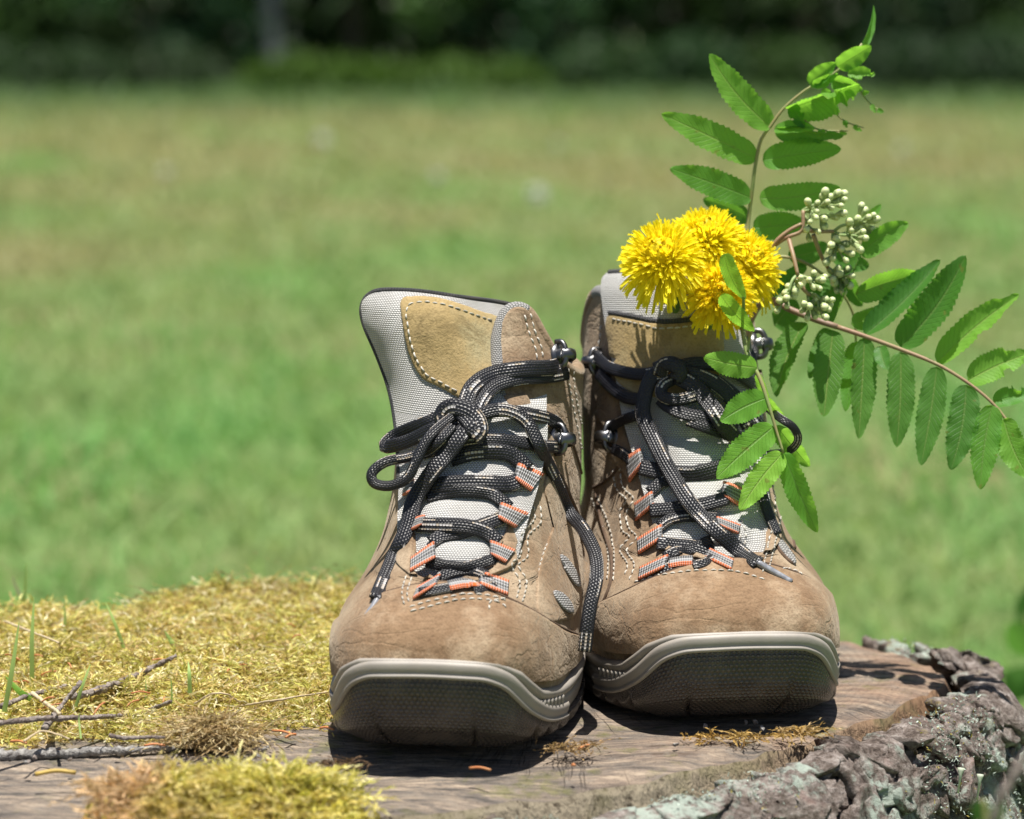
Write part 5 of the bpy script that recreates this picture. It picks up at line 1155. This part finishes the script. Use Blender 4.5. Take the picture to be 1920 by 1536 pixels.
# dandelion clocks in the lawn
M['fluff'] = m_plain('seed_fluff', (.85, .85, .80), (.75, .75, .7), .9)
for (u, v) in [(605, 262), (1008, 366), (310, 322), (1690, 280), (820, 330), (1045, 270)]:
    Y = (CH - GZ - .14) * F / (v - VH); c = at(u, v, Y); big = 1.0 if (u, v) in ((605, 262), (1008, 366)) else .62
    tt = thing('dandelion_clock', 'round pale dandelion seed head on the lawn behind the boots', 'dandelion clock', (c[0], c[1], GZ), 0, 'seed heads on the lawn')
    nn = 260; d = nrm(rl.normal(size=(nn, 3))); Vf, Ff, kk = blades(np.tile(c, (nn, 1)), d, np.full(nn, .030 * big), np.full(nn, .006 * big), rl.normal(size=(nn, 3)) * .1, 1, None, 1.4); tag(mk('seed_fluff', Vf, Ff, M['fluff'], tt), kind='stuff')
    mktube('stalk', crs(np.array([c, (c[0] + .01, c[1], (c[2] + GZ) / 2), (c[0], c[1], GZ)]), 6), .002, M['bract'], tt, 6)
# ------------------------------------------------------------ trees
M['crown'] = m_attr('tree_leaves', .28, .55, .25, 1.2); M['trunk'] = m_plain('tree_trunk', (.09, .07, .055), (.05, .04, .032), .95, 12, .8, .02, 20)
M['birch'] = m_plain('birch_bark', (.34, .35, .39), (.10, .10, .11), .8, 6, .4, .01, 20)
def tree(label, x, y, hgt, rad, z0, n, ls, colr, seed, bark='trunk', grp='trees beyond the lawn', tr=.11):
    r = np.random.default_rng(seed); o = thing('tree', label, 'tree', (x, y, GZ), 0, grp)
    P = crs(np.array([(x, y, GZ - .1), (x + r.normal() * .08, y, GZ + hgt * .35), (x + r.normal() * .2, y, GZ + hgt * .8)]), 14); mktube('trunk', P, np.linspace(tr, tr * .25, 14), M[bark], o, 10)
    for i in range(7):
        h = r.uniform(.2, .75) * hgt; a = r.uniform(0, 6.28); b0 = np.array([np.interp(h + GZ, P[:, 2], P[:, j]) for j in range(3)]); L_ = rad * r.uniform(.5, .9)
        mktube('limb', crs(np.array([b0, b0 + np.array([math.cos(a) * L_ * .5, math.sin(a) * L_ * .5, .15 * L_]), b0 + np.array([math.cos(a) * L_, math.sin(a) * L_, .2 * L_])]), 7), np.linspace(tr * .35, tr * .08, 7), M[bark], o, 6)
    nc_ = 26; cz = r.uniform(0, 1, nc_) ** .9; ca = r.uniform(0, 6.28, nc_); cr = rad * r.uniform(.35, 1, nc_) * (1.05 - .65 * cz)
    cc = np.stack([x + np.cos(ca) * cr, y + np.sin(ca) * cr, GZ + z0 + cz * (hgt - z0)], 1); pick = r.integers(0, nc_, n)
    R = cc[pick] + r.normal(size=(n, 3)) * np.array([.34, .34, .30]) * rad * .55; R[:, 2] = np.maximum(R[:, 2], GZ + z0 * .6)
    V, Fq, k = blades(R, r.normal(size=(n, 3)), r.uniform(.7, 1.3, n) * ls, r.uniform(.4, .7, n) * ls, r.normal(size=(n, 3)) * .25, 2, None, .1)
    c = np.array(colr) * r.uniform(.6, 1.35, (nc_, 1))[pick] * r.uniform(.8, 1.2, (n, 1)); mk('crown', V, Fq, M['crown'], o, None, np.repeat(c, k, 0), False); return o
rt = random.Random(12); TYP = {0: 'dark broad leaved tree with a low hanging crown at the lawn edge', 3: 'dark leafy tree beside the pale birch trunk, away from the bright shrubs', 4: 'dark leafy tree next to the pale birch trunk, behind the bright shrubs', 5: 'dark leafy tree rising behind the bright shrub row'}
xs = [-8.6, -7.2, -6.0, -4.7, -1.9, -.6, .9, 2.3, 3.6, 4.9, 6.3, 7.8, 9.2]
for i, x in enumerate(xs):
    tree(TYP.get(i, TYP[0]), x + rt.uniform(-.3, .3), 37 + rt.uniform(-.8, 1.6), rt.uniform(5.5, 8.0), rt.uniform(1.3, 1.8), rt.uniform(.12, .4), 2600, .20, (.065, .125, .038) if i % 3 else (.05, .11, .05), 100 + i)
tree('slim birch tree with a pale trunk in the gap of the dark trees', -2.86, 36.0, 8.0, 1.0, 1.8, 1500, .16, (.06, .11, .03), 140, 'birch', None, .10)
def shrub(label, x, y, hgt, rad, n, colr, seed):
    r = np.random.default_rng(seed); o = thing('shrub', label, 'shrub', (x, y, GZ), 0, 'shrubs at the foot of the trees')
    for i in range(5):
        a = r.uniform(0, 6.28); mktube('stem', crs(np.array([(x, y, GZ - .03), (x + math.cos(a) * rad * .3, y + math.sin(a) * rad * .3, GZ + hgt * .4), (x + math.cos(a) * rad * .6, y + math.sin(a) * rad * .6, GZ + hgt * .75)]), 7), np.linspace(.015, .005, 7), M['trunk'], o, 6)
    d = nrm(r.normal(size=(n, 3))) * (r.random((n, 1)) ** .45); R = np.array([x, y, GZ + hgt * .45]) + d * np.array([rad, rad * .7, hgt * .52]); R[:, 2] = np.maximum(R[:, 2], GZ + .02)
    V, Fq, k = blades(R, r.normal(size=(n, 3)), r.uniform(.7, 1.3, n) * .10, r.uniform(.4, .7, n) * .10, r.normal(size=(n, 3)) * .25, 2, None, .1)
    mk('foliage', V, Fq, M['crown'], o, None, np.repeat(np.array(colr) * r.uniform(.6, 1.35, (n, 1)), k, 0), False)
for i, (u, hgt, rad, cl) in enumerate([(560, .50, .62, (.075, .145, .022)), (700, .45, .65, (.078, .15, .022)), (850, .46, .6, (.08, .155, .024)), (960, .40, .5, (.075, .145, .022)), (120, .62, .7, (.04, .075, .03)), (300, .6, .7, (.04, .07, .03)), (1130, .7, .6, (.04, .085, .028)), (1300, .75, .6, (.035, .08, .03)), (1480, .7, .6, (.05, .10, .025)), (1700, .75, .7, (.035, .07, .03)), (1860, .8, .6, (.04, .08, .035)), (-60, .7, .6, (.04, .08, .03)), (2000, .7, .6, (.04, .08, .03))]):
    shrub('low bright green shrub before the dark trees' if cl[0] > .06 else 'low dark green shrub at the foot of the trees', (u - 960) / F * 32.2, 32.2 + .35 * (i % 3), hgt, rad, 1500, cl, 300 + i)
r6 = np.random.default_rng(8); n = 16000; R = np.stack([r6.uniform(-16, 16, n), r6.uniform(40, 46, n), GZ + r6.uniform(0, 1, n) ** 1.2 * 9], 1)
V, Fq, k = blades(R, r6.normal(size=(n, 3)), r6.uniform(.35, .7, n), r6.uniform(.25, .45, n), r6.normal(size=(n, 3)) * .2, 2, None, .1); tag(mk('woodland', V, Fq, M['crown'], None, None, np.repeat(np.array([.030, .055, .024]) * r6.uniform(.5, 1.4, (n, 1)), k, 0), False), 'dark wood closing the view behind the lawn trees', 'woodland', None, 'stuff')
# soft green sapling leaves at the right edge behind the stump, and a blurred plant before it
def plant(label, stems, wl, colr, leaf_pts):
    p0 = at(*stems[0]); o = thing('leafy_plant', label, 'plant', tuple(p0)); P = crs(np.array([at(*p) for p in stems]), 14); mktube('stem', P, np.linspace(.0018, .0008, 14), M['rachis'], o, 7)
    for b_, t_, w in leaf_pts:
        B, T = at(*b_), at(*t_); a_ = nrm(T - B); c_ = nrm(CAM - B); s_ = nrm(np.cross(a_, c_)); n_ = np.cross(s_, a_); ts = np.linspace(0, 1, 14); h = np.sin(np.pi * ts ** .8) ** .8 * w / 2; h[-1] = 0
        V = [B + (T - B) * t + s_ * c * hh + n_ * (-.2 * abs(c) * hh + .05 * t * t * w) for t, hh in zip(ts, h) for c in (-1, -.5, 0, .5, 1)]; mk('leaf', V, gridf(14, 5), M['blade'], o, None, np.tile(colr, (70, 1)))
plant('blurred green sapling at the far right beyond the stump', [(1945, 1700, 2.6), (1940, 1400, 2.6), (1925, 1150, 2.6)], 1, (.09, .22, .04), [((1938, 1230, 2.6), (1890, 1165, 2.55), .028), ((1938, 1300, 2.6), (1880, 1260, 2.6), .035), ((1940, 1260, 2.6), (1995, 1200, 2.6), .03), ((1930, 1180, 2.6), (1940, 1090, 2.6), .03)])
plant('blurred small green sprig before the stump bark', [(1850, 1600, 1.02), (1848, 1550, 1.02), (1845, 1500, 1.02)], 1, (.10, .22, .05), [((1850, 1545, 1.02), (1828, 1500, 1.02), .007), ((1850, 1545, 1.02), (1885, 1505, 1.02), .006), ((1848, 1555, 1.02), (1890, 1545, 1.02), .006)])
print('objects', len(bpy.data.objects), 'tris', sum(len(m.polygons) * 2 for m in bpy.data.meshes))
